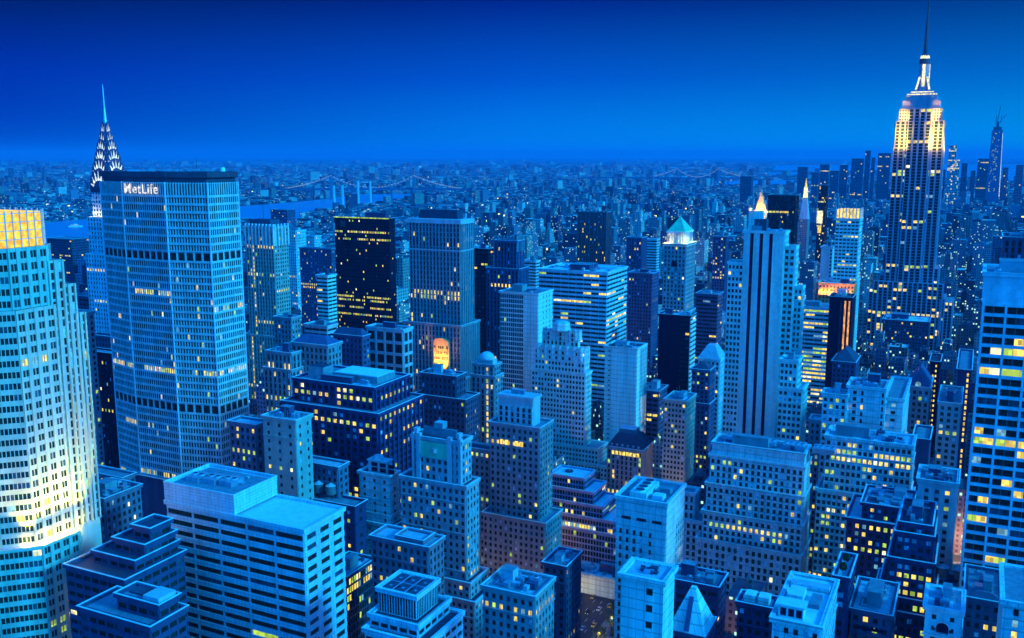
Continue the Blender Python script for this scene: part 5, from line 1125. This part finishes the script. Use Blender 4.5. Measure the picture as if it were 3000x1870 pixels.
w = MB(); w.box(-1.7, 1.7, -6.5, -5.9, 343, 371, 'w_white'); w.box(5.9, 6.5, -1.7, 1.7, 343, 371, 'w_white'); w.box(-12.9, 12.9, -9.9, -9.55, 337.4, 338.6, 'w_white'); w.box(-16.9, 16.9, -12.4, -12.05, 334.5, 335.8, 'w_white')
for s_ in (-1, 1): w.beam((s_ * 7.6, -8.2, 341), (s_ * 4.2, -5.6, 356), .7, 'w_white')
w.build('lit_band', es)
w = MB(); w.cyl(0, 0, 385, 405, 2.5, 2.0, 'darkmetal', 8); w.cyl(0, 0, 405, 424.6, 1.8, 1.4, 'darkmetal', 8); w.cyl(0, 0, 424.6, 450.5, 1.2, .8, 'darkmetal', 6)
for k in range(9): zz = 386 + k * 4.4; w.box(-2.4, 2.4, -.3, .3, zz, zz + 1.2, 'darkmetal')
w.build('antenna', es)
# ------------------------------------------------------------------ far tapering tower with cranes
wx, wy = 2610.0, 5250.0
wt_ = thing('tapering_tower', 'tall tapering tower under construction with cranes, one edge shining white', 'skyscraper', (wx, wy, 0))
w = MB(); h0 = 34; b0 = [(-h0, -h0), (h0, -h0), (h0, h0), (-h0, h0)]
w.frustum(b0, 0, [(x * .76, y * .76) for x, y in b0], 395, 'skyblue'); w.build('tower_body', wt_)
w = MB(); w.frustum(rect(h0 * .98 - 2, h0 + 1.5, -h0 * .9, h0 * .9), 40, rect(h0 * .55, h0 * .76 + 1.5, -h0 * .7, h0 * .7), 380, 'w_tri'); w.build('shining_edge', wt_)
w = MB(); rng = random.Random(3)
for k in range(60): a = rng.randint(-7, 3) * 3.5; zz = rng.uniform(60, 385); s_ = 1 - .24 * zz / 395; w.box(a * s_, a * s_ + 3.6, -h0 * s_ - 1.2, -h0 * s_ + .5, zz, zz + 4, 'w_lime' if k % 2 else 'w_pale')
o = w.build('lit_window', wt_); o['kind'] = 'stuff'
w = MB(); w.box(-20, 20, -20, 20, 395, 412, 'darkmetal'); w.box(-6, 6, -6, 6, 412, 440, 'darkmetal'); w.build('top_frame', wt_)
w = MB(); w.beam((-4, 0, 430), (6, 0, 520), 1.8, 'darkmetal'); w.beam((10, 0, 440), (38, 0, 480), 1.2, 'darkmetal'); w.beam((-10, 0, 420), (-10, 0, 470), 1.6, 'darkmetal'); w.beam((14, 0, 430), (14, 0, 475), 1.2, 'darkmetal'); w.build('crane', wt_)
# ------------------------------------------------------------------ chimneys and bridges
for i, (x, y, h, l) in enumerate(((-867, 4700, 118, 'leftmost of four pale power station chimneys by the river'), (-826, 4700, 118, 'second pale chimney from the left by the river'),
                                (-827, 5186, 128, 'third pale chimney from the left by the river'), (-761, 5186, 128, 'rightmost of four pale power station chimneys by the river'))):
    w = MB(); w.cyl(0, 0, 0, h, 9, 6.5, 'palestone2', 12); w.cyl(0, 0, h, h + 2.5, 7.2, 7.2, 'darkmetal', 12)
    o = w.build('chimney_stack', None); o.location = (x, y, 0); tag(o, l, 'chimney', 'power station chimneys')
M['w_dim'] = winmat('w_dim', (.2, .3, .3), (.55, .85, .6), .8)
def bridge(name_l, A, B_, t1, t2, deck, htower, sag, lit, approach):
    A = Vector((*A, 0)); B_ = Vector((*B_, 0)); d = (B_ - A).normalized(); n = Vector((-d.y, d.x, 0))
    br = thing('suspension_bridge', name_l, 'bridge', (A.x, A.y, 0), 0)
    T1, T2 = A, B_
    loc = lambda v, z_: (v.x - A.x, v.y - A.y, z_)
    w = MB(); w.v = []; a0 = T1 - d * approach; a1 = T2 + d * approach
    w.beam(loc(a0, deck), loc(a1, deck), 6.0, 'bluebrick')
    for k in range(int((a1 - a0).length / 120)): q = a0 + d * (60 + k * 120); w.beam(loc(q, 0), loc(q, deck), 5, 'bluebrick')
    w.build('deck', br)
    for T_ in (T1, T2):
        w = MB()
        for s_ in (-1, 1): w.beam(loc(T_ + n * 14 * s_, 0), loc(T_ + n * 14 * s_, htower), 7.0, 'darkstone2')
        for zz in (deck + 8, htower - 8): w.beam(loc(T_ - n * 14, zz), loc(T_ + n * 14, zz), 4.0, 'darkstone2')
        w.build('tower', br)
    w = MB(); lt = MB(); N_ = 26
    def cable(p, q, z0, z1, sg):
        pr = None
        for k in range(N_ + 1):
            f = k / N_; v = p.lerp(q, f); zz = z0 * (1 - f) + z1 * f - sg * 4 * f * (1 - f)
            if pr: w.beam(pr, loc(v, zz), 1.6, 'bluemetal')
            if lit: x, y, _ = loc(v, 0); lt.box(x - 2.5, x + 2.5, y - 2.5, y + 2.5, zz, zz + 4.5, 'w_dim')
            pr = loc(v, zz)
    cable(T1, T2, htower, htower, htower - deck - 8); cable(T1, T1 - d * 300, htower, deck, 12); cable(T2, T2 + d * 300, htower, deck, 12)
    w.build('cable', br)
    if lit: lt.build('cable_light', br)
bridge('suspension bridge with lit cables crossing the wide river behind the black tower', (-1081, 5784), (-585, 5784), 0, 0, 62, 140, 60, True, 420)
bridge('faint far suspension bridge left of the black striped tower', (889, 8455), (1225, 8455), 0, 0, 70, 150, 50, False, 250)
bridge('farthest suspension bridge with pale lit cables near the lone dark twin block', (1481, 8697), (1849, 8697), 0, 0, 60, 140, 50, True, 200)
# ------------------------------------------------------------------ land, water
def sheet(name, pts, z_, mat, kind='structure'):
    mb = MB(); mb.poly([(x, y, z_) for x, y in pts], mat); o = mb.build(name); o['kind'] = kind
    me = o.data
    if me.polygons[0].normal.z < 0: me.flip_normals()
    return o
sheet('land', [(-60000, -3000), (60000, -3000), (60000, 70000), (-60000, 70000)], 0.0, 'land')
for i, w_ in enumerate(WATER): sheet('water', w_, 1.0 if i else 0.6, 'water')
def inpoly(x, y, P):
    c_ = False; j = len(P) - 1
    for i in range(len(P)):
        if (P[i][1] > y) != (P[j][1] > y) and x < (P[j][0] - P[i][0]) * (y - P[i][1]) / (P[j][1] - P[i][1]) + P[i][0]: c_ = not c_
        j = i
    return c_
def wet(x, y): return any(inpoly(x, y, P) for P in WATER)
# ferries on the river
for i, (x, y, l) in enumerate(((-1620, 3560, 'small white ferry on the river left of the curved slab'), (-1290, 4350, 'small white ferry on the river right of the curved slab'))):
    f_ = thing('ferry_boat', l, 'boat', (x, y, .6), .3)
    w = MB(); w.prism([(-22, -6), (16, -6), (26, 0), (16, 6), (-22, 6)], 0, 4, 'whitepanel'); w.build('hull', f_)
    w = MB(); w.box(-16, 12, -4.5, 4.5, 4, 8, 'w_pale', 'whitepanel'); w.box(-4, 8, -3, 3, 8, 11, 'whitepanel'); w.build('cabin', f_)
# ------------------------------------------------------------------ streets: road sheets and raised blocks
AV = [(-2000, 24), (-1740, 24), (-1520, 24), (-1310, 24), (-1130, 28), (-930, 28), (-745, 28), (-590, 22), (-460, 36), (-330, 22), (-186, 28), (90, 28), (370, 28), (650, 28), (930, 28), (1210, 28), (1490, 28)]
VS = [v for v in np.arange(20.0, 4900.0, 80.5)]
u_lo, u_hi = -2300.0, 1700.0
mb = MB(); mb.poly([g2w(u_lo, 0, .05), g2w(u_hi, 0, .05), g2w(u_hi, 4950, .05), g2w(u_lo, 4950, .05)], 'asphalt'); ro = mb.build('road'); ro['kind'] = 'structure'
blocks = []
av = sorted(AV)
for i in range(len(av) - 1):
    ua, ub = av[i][0] + av[i][1] / 2, av[i + 1][0] - av[i + 1][1] / 2
    for k in range(len(VS) - 1):
        va, vb = VS[k] + 8.5, VS[k + 1] - 8.5
        X, Y, _ = g2w((ua + ub) / 2, (va + vb) / 2)
        if Y < 120 or abs(X) > .56 * Y + 200: continue
        if wet(X, Y) or wet(*g2w(ua, va)[:2]) or wet(*g2w(ub, vb)[:2]): continue
        blocks.append((ua, ub, va, vb))
mb = MB()
for ua, ub, va, vb in blocks:
    pts = [g2w(ua - 4, va - 3), g2w(ub + 4, va - 3), g2w(ub + 4, vb + 3), g2w(ua - 4, vb + 3)]
    mb.prism([(a, b_) for a, b_, _ in pts], .05, .2, 'pavement')
pv = mb.build('pavement'); pv['kind'] = 'structure'
mb = MB()
for uc in (-186, -330, 90):
    for lane in (-4.5, 0, 4.5):
        for k in range(90):
            v = 200 + k * 12; 
            p = [g2w(uc + lane - .09, v, .058), g2w(uc + lane + .09, v, .058), g2w(uc + lane + .09, v + 4, .058), g2w(uc + lane - .09, v + 4, .058)]; mb.quad(*p, 'paint_white')
mk = mb.build('road_marking'); mk['kind'] = 'structure'
# ------------------------------------------------------------------ lesser buildings of the grid
FP = []
for key, d in BY.items():
    T = d['T'][-1]; u, v = w2g(d['X'], d['Y']); FP.append((u + T[1] - 3, u + T[2] + 3, v + T[3] - 3, v + T[4] + 3))
FP += [(-420, -330, 225, 275), (-375, -290, 225, 290)]
for (X, Y, r_) in ((-195, 560, 55), (-332.9, 800, 26), (496, 1206, 62)):
    u, v = w2g(X, Y); FP.append((u - r_, u + r_, v - r_ * .8, v + r_ * .8))
PLAZA = (-168, -120, 455, 530)
def clash(a, b_, c_, d_):
    for q in FP:
        if a < q[1] and b_ > q[0] and c_ < q[3] and d_ > q[2]: return True
    return False
R2 = random.Random(2024)
PAL = [(0.30, 0.30, 0.42), (0.20, 0.19, 0.32), (0.40, 0.42, 0.52), (0.11, 0.10, 0.22), (0.14, 0.10, 0.22), (0.50, 0.58, 0.66), (0.24, 0.23, 0.40), (0.06, 0.05, 0.14)]
PALN = ['grey', 'slate grey', 'pale grey', 'dark blue', 'dark brick', 'cyan white', 'blue grey', 'black']
lots = []
for ua, ub, va, vb in blocks:
    for row in (0, 1):
        u = ua
        while u < ub - 8:
            X, Y, _ = g2w(u, va)
            w_ = R2.uniform(8, 21) if Y < 1400 else R2.uniform(12, 34)
            w_ = min(w_, ub - u)
            if w_ < 8: break
            dd = (vb - va) / 2 - .4
            v0, v1 = (va, va + dd) if row == 0 else (vb - dd, vb)
            v1 -= R2.uniform(0, 6) if row == 0 else 0
            X, Y, _ = g2w(u + w_ / 2, (v0 + v1) / 2)
            if X < -250 and Y > 1900: h = R2.uniform(9, 26)
            elif Y < 700: h = R2.uniform(18, 58)
            elif Y < 1400: h = R2.choice([R2.uniform(18, 50), R2.uniform(30, 80), R2.uniform(18, 60)])
            elif Y < 3000: h = R2.uniform(14, 48) if R2.random() < .9 else R2.uniform(55, 105)
            else: h = R2.uniform(12, 30) if R2.random() < .9 else R2.uniform(40, 72)
            if 372 < (v0 + v1) / 2 < 548 and u < -118 and u + w_ > -174: u += w_ + .5; continue
            if in_view(X, Y, h, .04) or in_view(X, Y, h * .4, .04):
                if not clash(u, u + w_, v0, v1): lots.append((Y, X, u, u + w_, v0, v1, h, R2.randrange(len(PAL))))
            u += w_ + R2.choice([.3, .3, .5, 3])
lots.sort()
bpy.context.view_layer.update()
dg = bpy.context.evaluated_depsgraph_get()
cam_p = Vector((0, 0, CAMZ))
def seen(x, y, z_):
    t = Vector((x, y, z_)); d = t - cam_p; L = d.length
    ok, loc, *_ = scn.ray_cast(dg, cam_p, d / L, distance=L - .5)
    return not ok
NB = 180
cand = []
for q in lots:
    if q[0] > 2600: break
    u0, u1, v0, v1, h = q[2:7]
    n_ = 0
    for a, b_ in ((u0 + 1, v0 - .5), (u1 - 1, v0 - .5), ((u0 + u1) / 2, (v0 + v1) / 2), (u1 + .3, v1 - 1)):
        x, y, _ = g2w(a, b_)
        if in_view(x, y, h + .3, 0) and seen(x, y, h + .5): n_ += 1
    if n_ >= 3: cand.append((-(u1 - u0) * (h + 20) / q[0] ** 2, q))
cand.sort(key=lambda t: t[0])
chosen = [q for _, q in cand[:NB]]
chs = set(id(q) for q in chosen)
# drop those hidden by nearer chosen ones: kept simple, the first ones are the nearest
def lot_mesh(mb, tint, q, rng, full):
    u0, u1, v0, v1, h = q[2:7]; c_ = PAL[q[7]]
    def wall(a, b_, c0, d0, z0, z1, col, rc):
        pts = [g2w(a, c0), g2w(b_, c0), g2w(b_, d0), g2w(a, d0)]
        n0 = len(mb.f); mb.prism([(p[0], p[1]) for p in pts], z0, z1, full); 
        tint.append((*col, 1)); tint.append((*rc, 1)); tint.extend([(*col, 1)] * 4)
    rk = rng.uniform(.7, 1.3); rc = tuple(min(.7, x * rk) for x in rng.choice([(0.22, 0.24, 0.33), (0.09, 0.09, 0.15), (0.45, 0.52, 0.58), (0.05, 0.05, 0.09), (0.13, 0.13, 0.2)]))
    kk = rng.uniform(.45, 1.1); cc = tuple(x * kk for x in c_)
    if h > 45 and rng.random() < .5 and u1 - u0 > 12:
        s_ = (u1 - u0) * .14; hs = h * rng.uniform(.55, .8)
        wall(u0, u1, v0, v1, 0, hs, cc, rc); wall(u0 + s_, u1 - s_, v0 + 3, v1 - 2, hs, h, cc, rc); u0 += s_; u1 -= s_; v0 += 3; v1 -= 2
    else: wall(u0, u1, v0, v1, 0, h, cc, rc)
    for k in range(rng.choice((3, 4, 6)) if q[0] < 1500 else rng.choice((1, 2, 3)) if q[0] < 2500 else rng.choice((0, 1))):
        a = rng.uniform(u0 + 1, u1 - 5); c0 = rng.uniform(v0 + 1, v1 - 5); s_ = rng.uniform(1.5, 4.5) if q[0] < 1500 else 5
        if a + s_ < u1 and c0 + s_ < v1: wall(a, a + s_, c0, c0 + s_, h, h + rng.uniform(2, 4.5), cc, rc)
    if q[0] < 900 and rng.random() < .45 and u1 - u0 > 9:
        cx, cy = rng.uniform(u0 + 3, u1 - 3), rng.uniform(v0 + 3, v1 - 3)
        for za, zb, ra in ((h + 1.6, h + 5.2, 1.9), (h + 5.2, h + 6.0, 1.2)):
            pts = [g2w(cx + ra * math.cos(PI * k / 4), cy + ra * math.sin(PI * k / 4)) for k in range(8)]
            mb.prism([(p[0], p[1]) for p in pts], za, zb, full); tint.extend([(.2, .2, .26, 1)] * 10)
        wall(cx - 1.2, cx + 1.2, cy - 1.2, cy + 1.2, h, h + 1.6, (.05, .05, .08), (.05, .05, .08))
    if q[0] < 1500:
        for a, b_, c0, d0 in ((u0, u1, v0, v0 + .5), (u1 - .5, u1, v0 + .5, v1)):
            wall(a, b_, c0, d0, h, h + 1.0, cc, cc)
REFS = [('glowing crown tower', gt.location.x, gt.location.y), ('curved slab', -195, 545), ('needle spired tower', -333, 800), ('great spired tower', 496, 1206)]
for k_, nm in (('slab', 'ribbon windowed tower'), ('darkgrid', 'black gridded block'), ('lincoln', 'grey stone tower'), ('blacktower', 'black tower'), ('buttress', 'buttressed stone tower'), ('french', 'ornate slab tower'), ('deco', 'art deco tower'), ('mirror', 'mirrored pale tower'),
               ('ribbonslab', 'broad ribbon windowed slab'), ('pyrtower', 'green pyramid tower'), ('darkslab', 'plain dark slab'), ('fifth', 'black striped tower'), ('whitegrid', 'white gridded tower'), ('yellow', 'yellow banded slab'), ('stepgrid', 'wide pale block'),
               ('fans', 'cooling fan tower'), ('rightslab', 'white banded slab'), ('brown', 'brown ribbed tower'), ('lit16', 'yellow lit block'), ('darkset', 'dark brick tower'), ('darkdots', 'dark dotted slab'), ('nylife', 'golden spire'), ('clock', 'lantern tipped tower'), ('dark8', 'big dark flat slab'), ('f4', 'light sprinkled block'), ('terraces', 'striped terrace tower'), ('speckle', 'cyan speckled slab')):
    REFS.append((nm, BY[k_]['X'], BY[k_]['Y']))
labs = {}
smalls = []
for q in chosen:
    Y, X, u0, u1, v0, v1, h, ci = q
    best = min(REFS, key=lambda r: abs(sx(r[1], r[2]) - sx(X, Y)) * 1400 + abs(r[2] - Y) * .8)
    rel = 'far beyond' if Y - best[2] > 350 else ('behind' if Y > best[2] + 25 else ('in front of' if Y < best[2] - 60 else 'beside'))
    side = 'left' if sx(X, Y) < sx(best[1], best[2]) - .004 else ('right' if sx(X, Y) > sx(best[1], best[2]) + .004 else '')
    size = 'low' if h < 28 else ('medium' if h < 50 else 'tall')
    lab = '%s %s building %s%s the %s' % (size, PALN[ci], rel, (' and %s of' % side) if side else '', best[0])
    labs.setdefault(lab, []).append(q)
ORD = ['leftmost', 'second from left', 'third from left', 'fourth from left', 'fifth from left', 'sixth from left', 'seventh from left', 'eighth from left', 'ninth from left', 'tenth from left']
for lab, qs in labs.items():
    qs.sort(key=lambda q: sx(q[1], q[0]))
    for i, q in enumerate(qs):
        mb = MB(); tint = []; rng = random.Random(int(q[2] * 7 + q[4] * 13)); lot_mesh(mb, tint, q, rng, 'city_near')
        # origin at the building's base
        X, Y = q[1], q[0]; mb.v = [(a - X, b_ - Y, c_) for a, b_, c_ in mb.v]
        o = mb.build('city_building', None, tint); o.location = (X, Y, 0)
        l2 = lab if len(qs) == 1 else lab.replace(' and left of', ' left of').replace(' and right of', ' right of') + ', ' + (ORD[i] if i < 10 else 'number %d from left' % (i + 1))
        tag(o, l2, 'building', 'lesser buildings of the street grid')
# everything smaller, farther or countless: one mass
mb = MB(); tint = []; rng = random.Random(9)
for q in lots:
    if id(q) in chs: continue
    lot_mesh(mb, tint, q, rng, 'city_near' if q[0] < 1300 else 'city_far')
o = mb.build('far_street_blocks', None, tint); tag(o, 'mass of countless small buildings filling the street grid down to the skyline', 'buildings', None, 'stuff')
# beyond the river and to the horizon: low houses with scattered towers
mb = MB(); tint = []; rng = random.Random(19); nprng = np.random.default_rng(5)
def scatter(y0, y1, step, hs, wr, ptall, htall):
    y = y0
    while y < y1:
        x = -.57 * y
        while x < .57 * y:
            X = x + rng.uniform(-.45, .45) * step; Y = y + rng.uniform(-.45, .45) * step
            u, v = w2g(X, Y)
            if not (u_lo < u < u_hi and v < 4930 and Y < 4600 and not (u < -1500 and Y > 2300)) and not wet(X, Y):
                if rng.random() < .93:
                    a = GA + (0 if (int(X / 900) + int(Y / 1100)) % 2 else .5); tall = rng.random() < ptall
                    w_ = rng.uniform(*wr) * .5 * (.8 if tall else 1); d_ = rng.uniform(*wr) * .5; h = rng.uniform(*htall) if tall else rng.uniform(*hs)
                    ca, sa = math.cos(a), math.sin(a)
                    pts = [(X + ca * p + sa * r_, Y - sa * p + ca * r_) for p, r_ in ((-w_, -d_), (w_, -d_), (w_, d_), (-w_, d_))]
                    if not any(wet(*p) for p in (pts[0], pts[2])):
                        mb.prism(pts, 0, h, 'city_far'); cc = rng.choice(PAL); k = rng.uniform(.4, 1.05); rc = rng.choice([(.5, .58, .65), (.12, .13, .22), (.05, .05, .11), (.26, .30, .40), (.08, .08, .16), (.06, .06, .12)])
                        col = tuple(z_ * k for z_ in cc)
                        tint.extend([(*col, 1), (*rc, 1)] + [(*col, 1)] * 4)
            x += step
        y += step * 1.0
scatter(2200, 4700, 42, (7, 16), (16, 36), .04, (25, 48))
scatter(4700, 9000, 62, (8, 20), (22, 52), .05, (35, 80))
scatter(9000, 16000, 130, (10, 24), (40, 105), .035, (40, 110))
scatter(16000, 36000, 330, (12, 30), (90, 240), .03, (50, 130))
o = mb.build('far_city', None, tint); tag(o, 'countless low buildings spreading over the plain beyond the river to the horizon', 'city', None, 'stuff')
# ------------------------------------------------------------------ plaza: trees, lamps, cars
def tree(x, y, h, label, seed, parent=None, z0=.2, group=None):
    rng = random.Random(seed); t = thing('tree', label, 'tree', (x, y, z0), 0, group)
    w = MB(); w.cyl(0, 0, 0, h * .45, h * .03, h * .018, 'bark', 7)
    for k in range(5): a = k * 1.26 + rng.random(); w.beam((0, 0, h * (.3 + .03 * k)), (math.cos(a) * h * .22, math.sin(a) * h * .22, h * (.55 + .05 * k)), h * .008, 'bark')
    w.build('trunk', t)
    c_ = MB()
    for k in range(420):
        th = rng.uniform(0, 2 * PI); ph = math.acos(rng.uniform(-1, 1)); r_ = rng.uniform(.35, 1) ** .5 * h * .30 * (1 + .25 * math.sin(3 * th + seed) * math.sin(2 * ph))
        p = Vector((r_ * math.sin(ph) * math.cos(th), r_ * math.sin(ph) * math.sin(th), h * .66 + r_ * math.cos(ph) * 1.05)); s_ = rng.uniform(.25, .5)
        a = Vector((rng.gauss(0, 1), rng.gauss(0, 1), rng.gauss(0, 1))).normalized() * s_; b_ = a.cross(Vector((rng.gauss(0, 1), rng.gauss(0, 1), rng.gauss(0, 1)))).normalized() * s_
        c_.quad(tuple(p - a), tuple(p + b_), tuple(p + a), tuple(p - b_), 'leaf')
    o = c_.build('crown', t); return t
TG = 'street trees around the lit plaza'
places = ['at the left corner of', 'on the far side of', 'beside the lamps of', 'nearest the slab roof at', 'on the right edge of', 'in the middle of', 'at the near left of', 'by the traffic on', 'near the bright terrace of', 'at the front of']
for i, (u, v, h) in enumerate(((-168, 470, 13), (-164, 516, 11), (-158, 470, 12), (-168, 502, 12), (-150, 488, 13), (-160, 506, 11), (-168, 452, 13), (-170, 486, 12), (-160, 456, 13), (-160, 488, 12))):
    x, y, _ = g2w(u, v); tree(x, y, h, 'leafy street tree %s the lit plaza' % places[i], i, group=TG)
for i, (l) in enumerate(('round garden tree at the back', 'round garden tree at the front')):
    T = T0('gardenroof'); d = BY['gardenroof']; u, v = w2g(d['X'], d['Y']); x, y, _ = g2w(u + T[1] * .5, v + 4 + i * 9); tree(x, y, 4.5, l + ' of the slim dark building roof', 50 + i, z0=T[0] + .1)
def lamp(x, y, label, warm):
    t = thing('street_lamp', label, 'street lamp', (x, y, .2), 0, 'street lamps of the lit plaza')
    w = MB(); w.cyl(0, 0, 0, 7.5, .12, .08, 'darkmetal', 6); w.beam((0, 0, 7.4), (1.4, 0, 7.7), .06, 'darkmetal'); w.build('pole', t)
    w = MB(); w.cyl(1.5, 0, 7.3, 8.1, .8, .6, 'w_warm' if warm else 'w_white', 8); w.build('lamp_head', t)
    add_light('POINT', 'lamp_light', t, (1.5, 0, 7.0), 1500, (1, .80, .25) if warm else (.85, 1, .75), .3)
lp = [(-170, 492), (-170, 472), (-170, 452), (-162, 478), (-154, 478), (-146, 470), (-154, 462), (-164, 461), (-172, 440), (-200, 470), (-200, 500), (-200, 440)]
ln = ['first lamp along the avenue kerb', 'second lamp along the avenue kerb', 'third lamp along the avenue kerb', 'lamp among the plaza trees', 'lamp in the plaza middle', 'lamp at the plaza right side', 'lamp at the plaza front', 'lamp at the plaza front left corner', 'lamp nearest the frame bottom', 'lamp across the avenue', 'farthest lamp across the avenue', 'nearest lamp across the avenue']
for i, (u, v) in enumerate(lp): x, y, _ = g2w(u, v); lamp(x, y, ln[i] + ', glowing over trees', i % 2 == 0)
def car(paint):
    t = thing('car', 'x', 'car', (0, 0, 0))
    w = MB(); w.box(-.92, .92, -2.3, 2.3, .35, .85, paint); w.frustum(rect(-.86, .86, -1.3, 1.5), .85, rect(-.7, .7, -.8, 1.0), 1.45, 'w_dark'); w.box(-.69, .69, -.78, .98, 1.45, 1.5, paint); w.build('body', t)
    for sx_ in (-.85, .85):
        for sy_ in (-1.45, 1.45):
            w = MB(); i0 = 10; w.v = [(sx_ - .12, sy_ + .34 * math.cos(2 * PI * k / i0), .34 + .34 * math.sin(2 * PI * k / i0)) for k in range(i0)] + [(sx_ + .12, sy_ + .34 * math.cos(2 * PI * k / i0), .34 + .34 * math.sin(2 * PI * k / i0)) for k in range(i0)]
            w.mi('tyre'); w.f = [tuple(range(i0 - 1, -1, -1)), tuple(range(i0, 2 * i0))] + [(k, (k + 1) % i0, i0 + (k + 1) % i0, i0 + k) for k in range(i0)]; w.m = [0] * len(w.f); w.build('wheel', t)
    for sx_ in (-.65, .65):
        w = MB(); w.box(sx_ - .2, sx_ + .2, -2.42, -2.3, .5, .75, 'w_white'); w.build('headlight', t); w = MB(); w.box(sx_ - .2, sx_ + .2, 2.3, 2.38, .55, .75, 'w_red'); w.build('tail_light', t)
    return t
M['w_red'] = winmat('w_red', (.3, .02, .02), (1, .05, .02), 2.5)
protos = {}
def copy_tree(o, parent=None):
    c_ = o.copy(); scn.collection.objects.link(c_); c_.parent = parent
    for ch_ in list(o.children): copy_tree(ch_, c_)
    return c_
rng = random.Random(6)
cols = {'car_yellow': 'yellow taxi', 'car_dark': 'dark car', 'car_white': 'white car'}
cars = []
for i in range(16):
    cars.append((('car_yellow', 'car_dark', 'car_white', 'car_yellow')[i % 4], -186 + (-6.6, -2.2, 2.2, 6.6)[i % 4], 428 + i * 6.5))
cnt = {}
for m_, u, v in cars:
    x, y, _ = g2w(u, v)
    if m_ not in protos: protos[m_] = c_ = car(m_)
    else: c_ = copy_tree(protos[m_])
    k = cnt.get(m_, 0); cnt[m_] = k + 1
    c_.location = (x, y, .06); c_['group'] = 'cars on the avenue by the lit plaza'
    c_['label'] = '%s driving on the avenue, %s from the frame bottom' % (cols[m_], ['first', 'second', 'third', 'fourth', 'fifth', 'sixth', 'seventh', 'eighth'][k])
# sodium lamps down in the avenues and cross streets
for i, (u, v) in enumerate([(-186, v) for v in range(560, 1300, 120)] + [(-330, v) for v in range(330, 1200, 120)] + [(90, v) for v in range(420, 1400, 160)] + [(-460, v) for v in range(420, 1000, 150)] + [(-40, 342), (-60, 422), (-90, 422), (-250, 342), (-230, 422), (-20, 583), (10, 664), (-60, 664), (-240, 502), (-280, 583)]):
    x, y, _ = g2w(u, v); add_light('POINT', 'avenue_lamp', None, (x, y, 11), 22000, (1, .52, .14), .8)
# ------------------------------------------------------------------ haze
m, nt, out = nmat('haze')
pvn = node(nt, 'ShaderNodeVolumePrincipled', {'Color': (0.10, 0.46, 1.0, 1), 'Density': 0.00004, 'Anisotropy': 0.0})
nt.links.new(pvn.outputs[0], out.inputs['Volume']); M['haze'] = m
mb = MB(); mb.box(-62000, 62000, -4000, 72000, -2, 530, 'haze'); hz = mb.build('haze'); hz['kind'] = 'stuff'
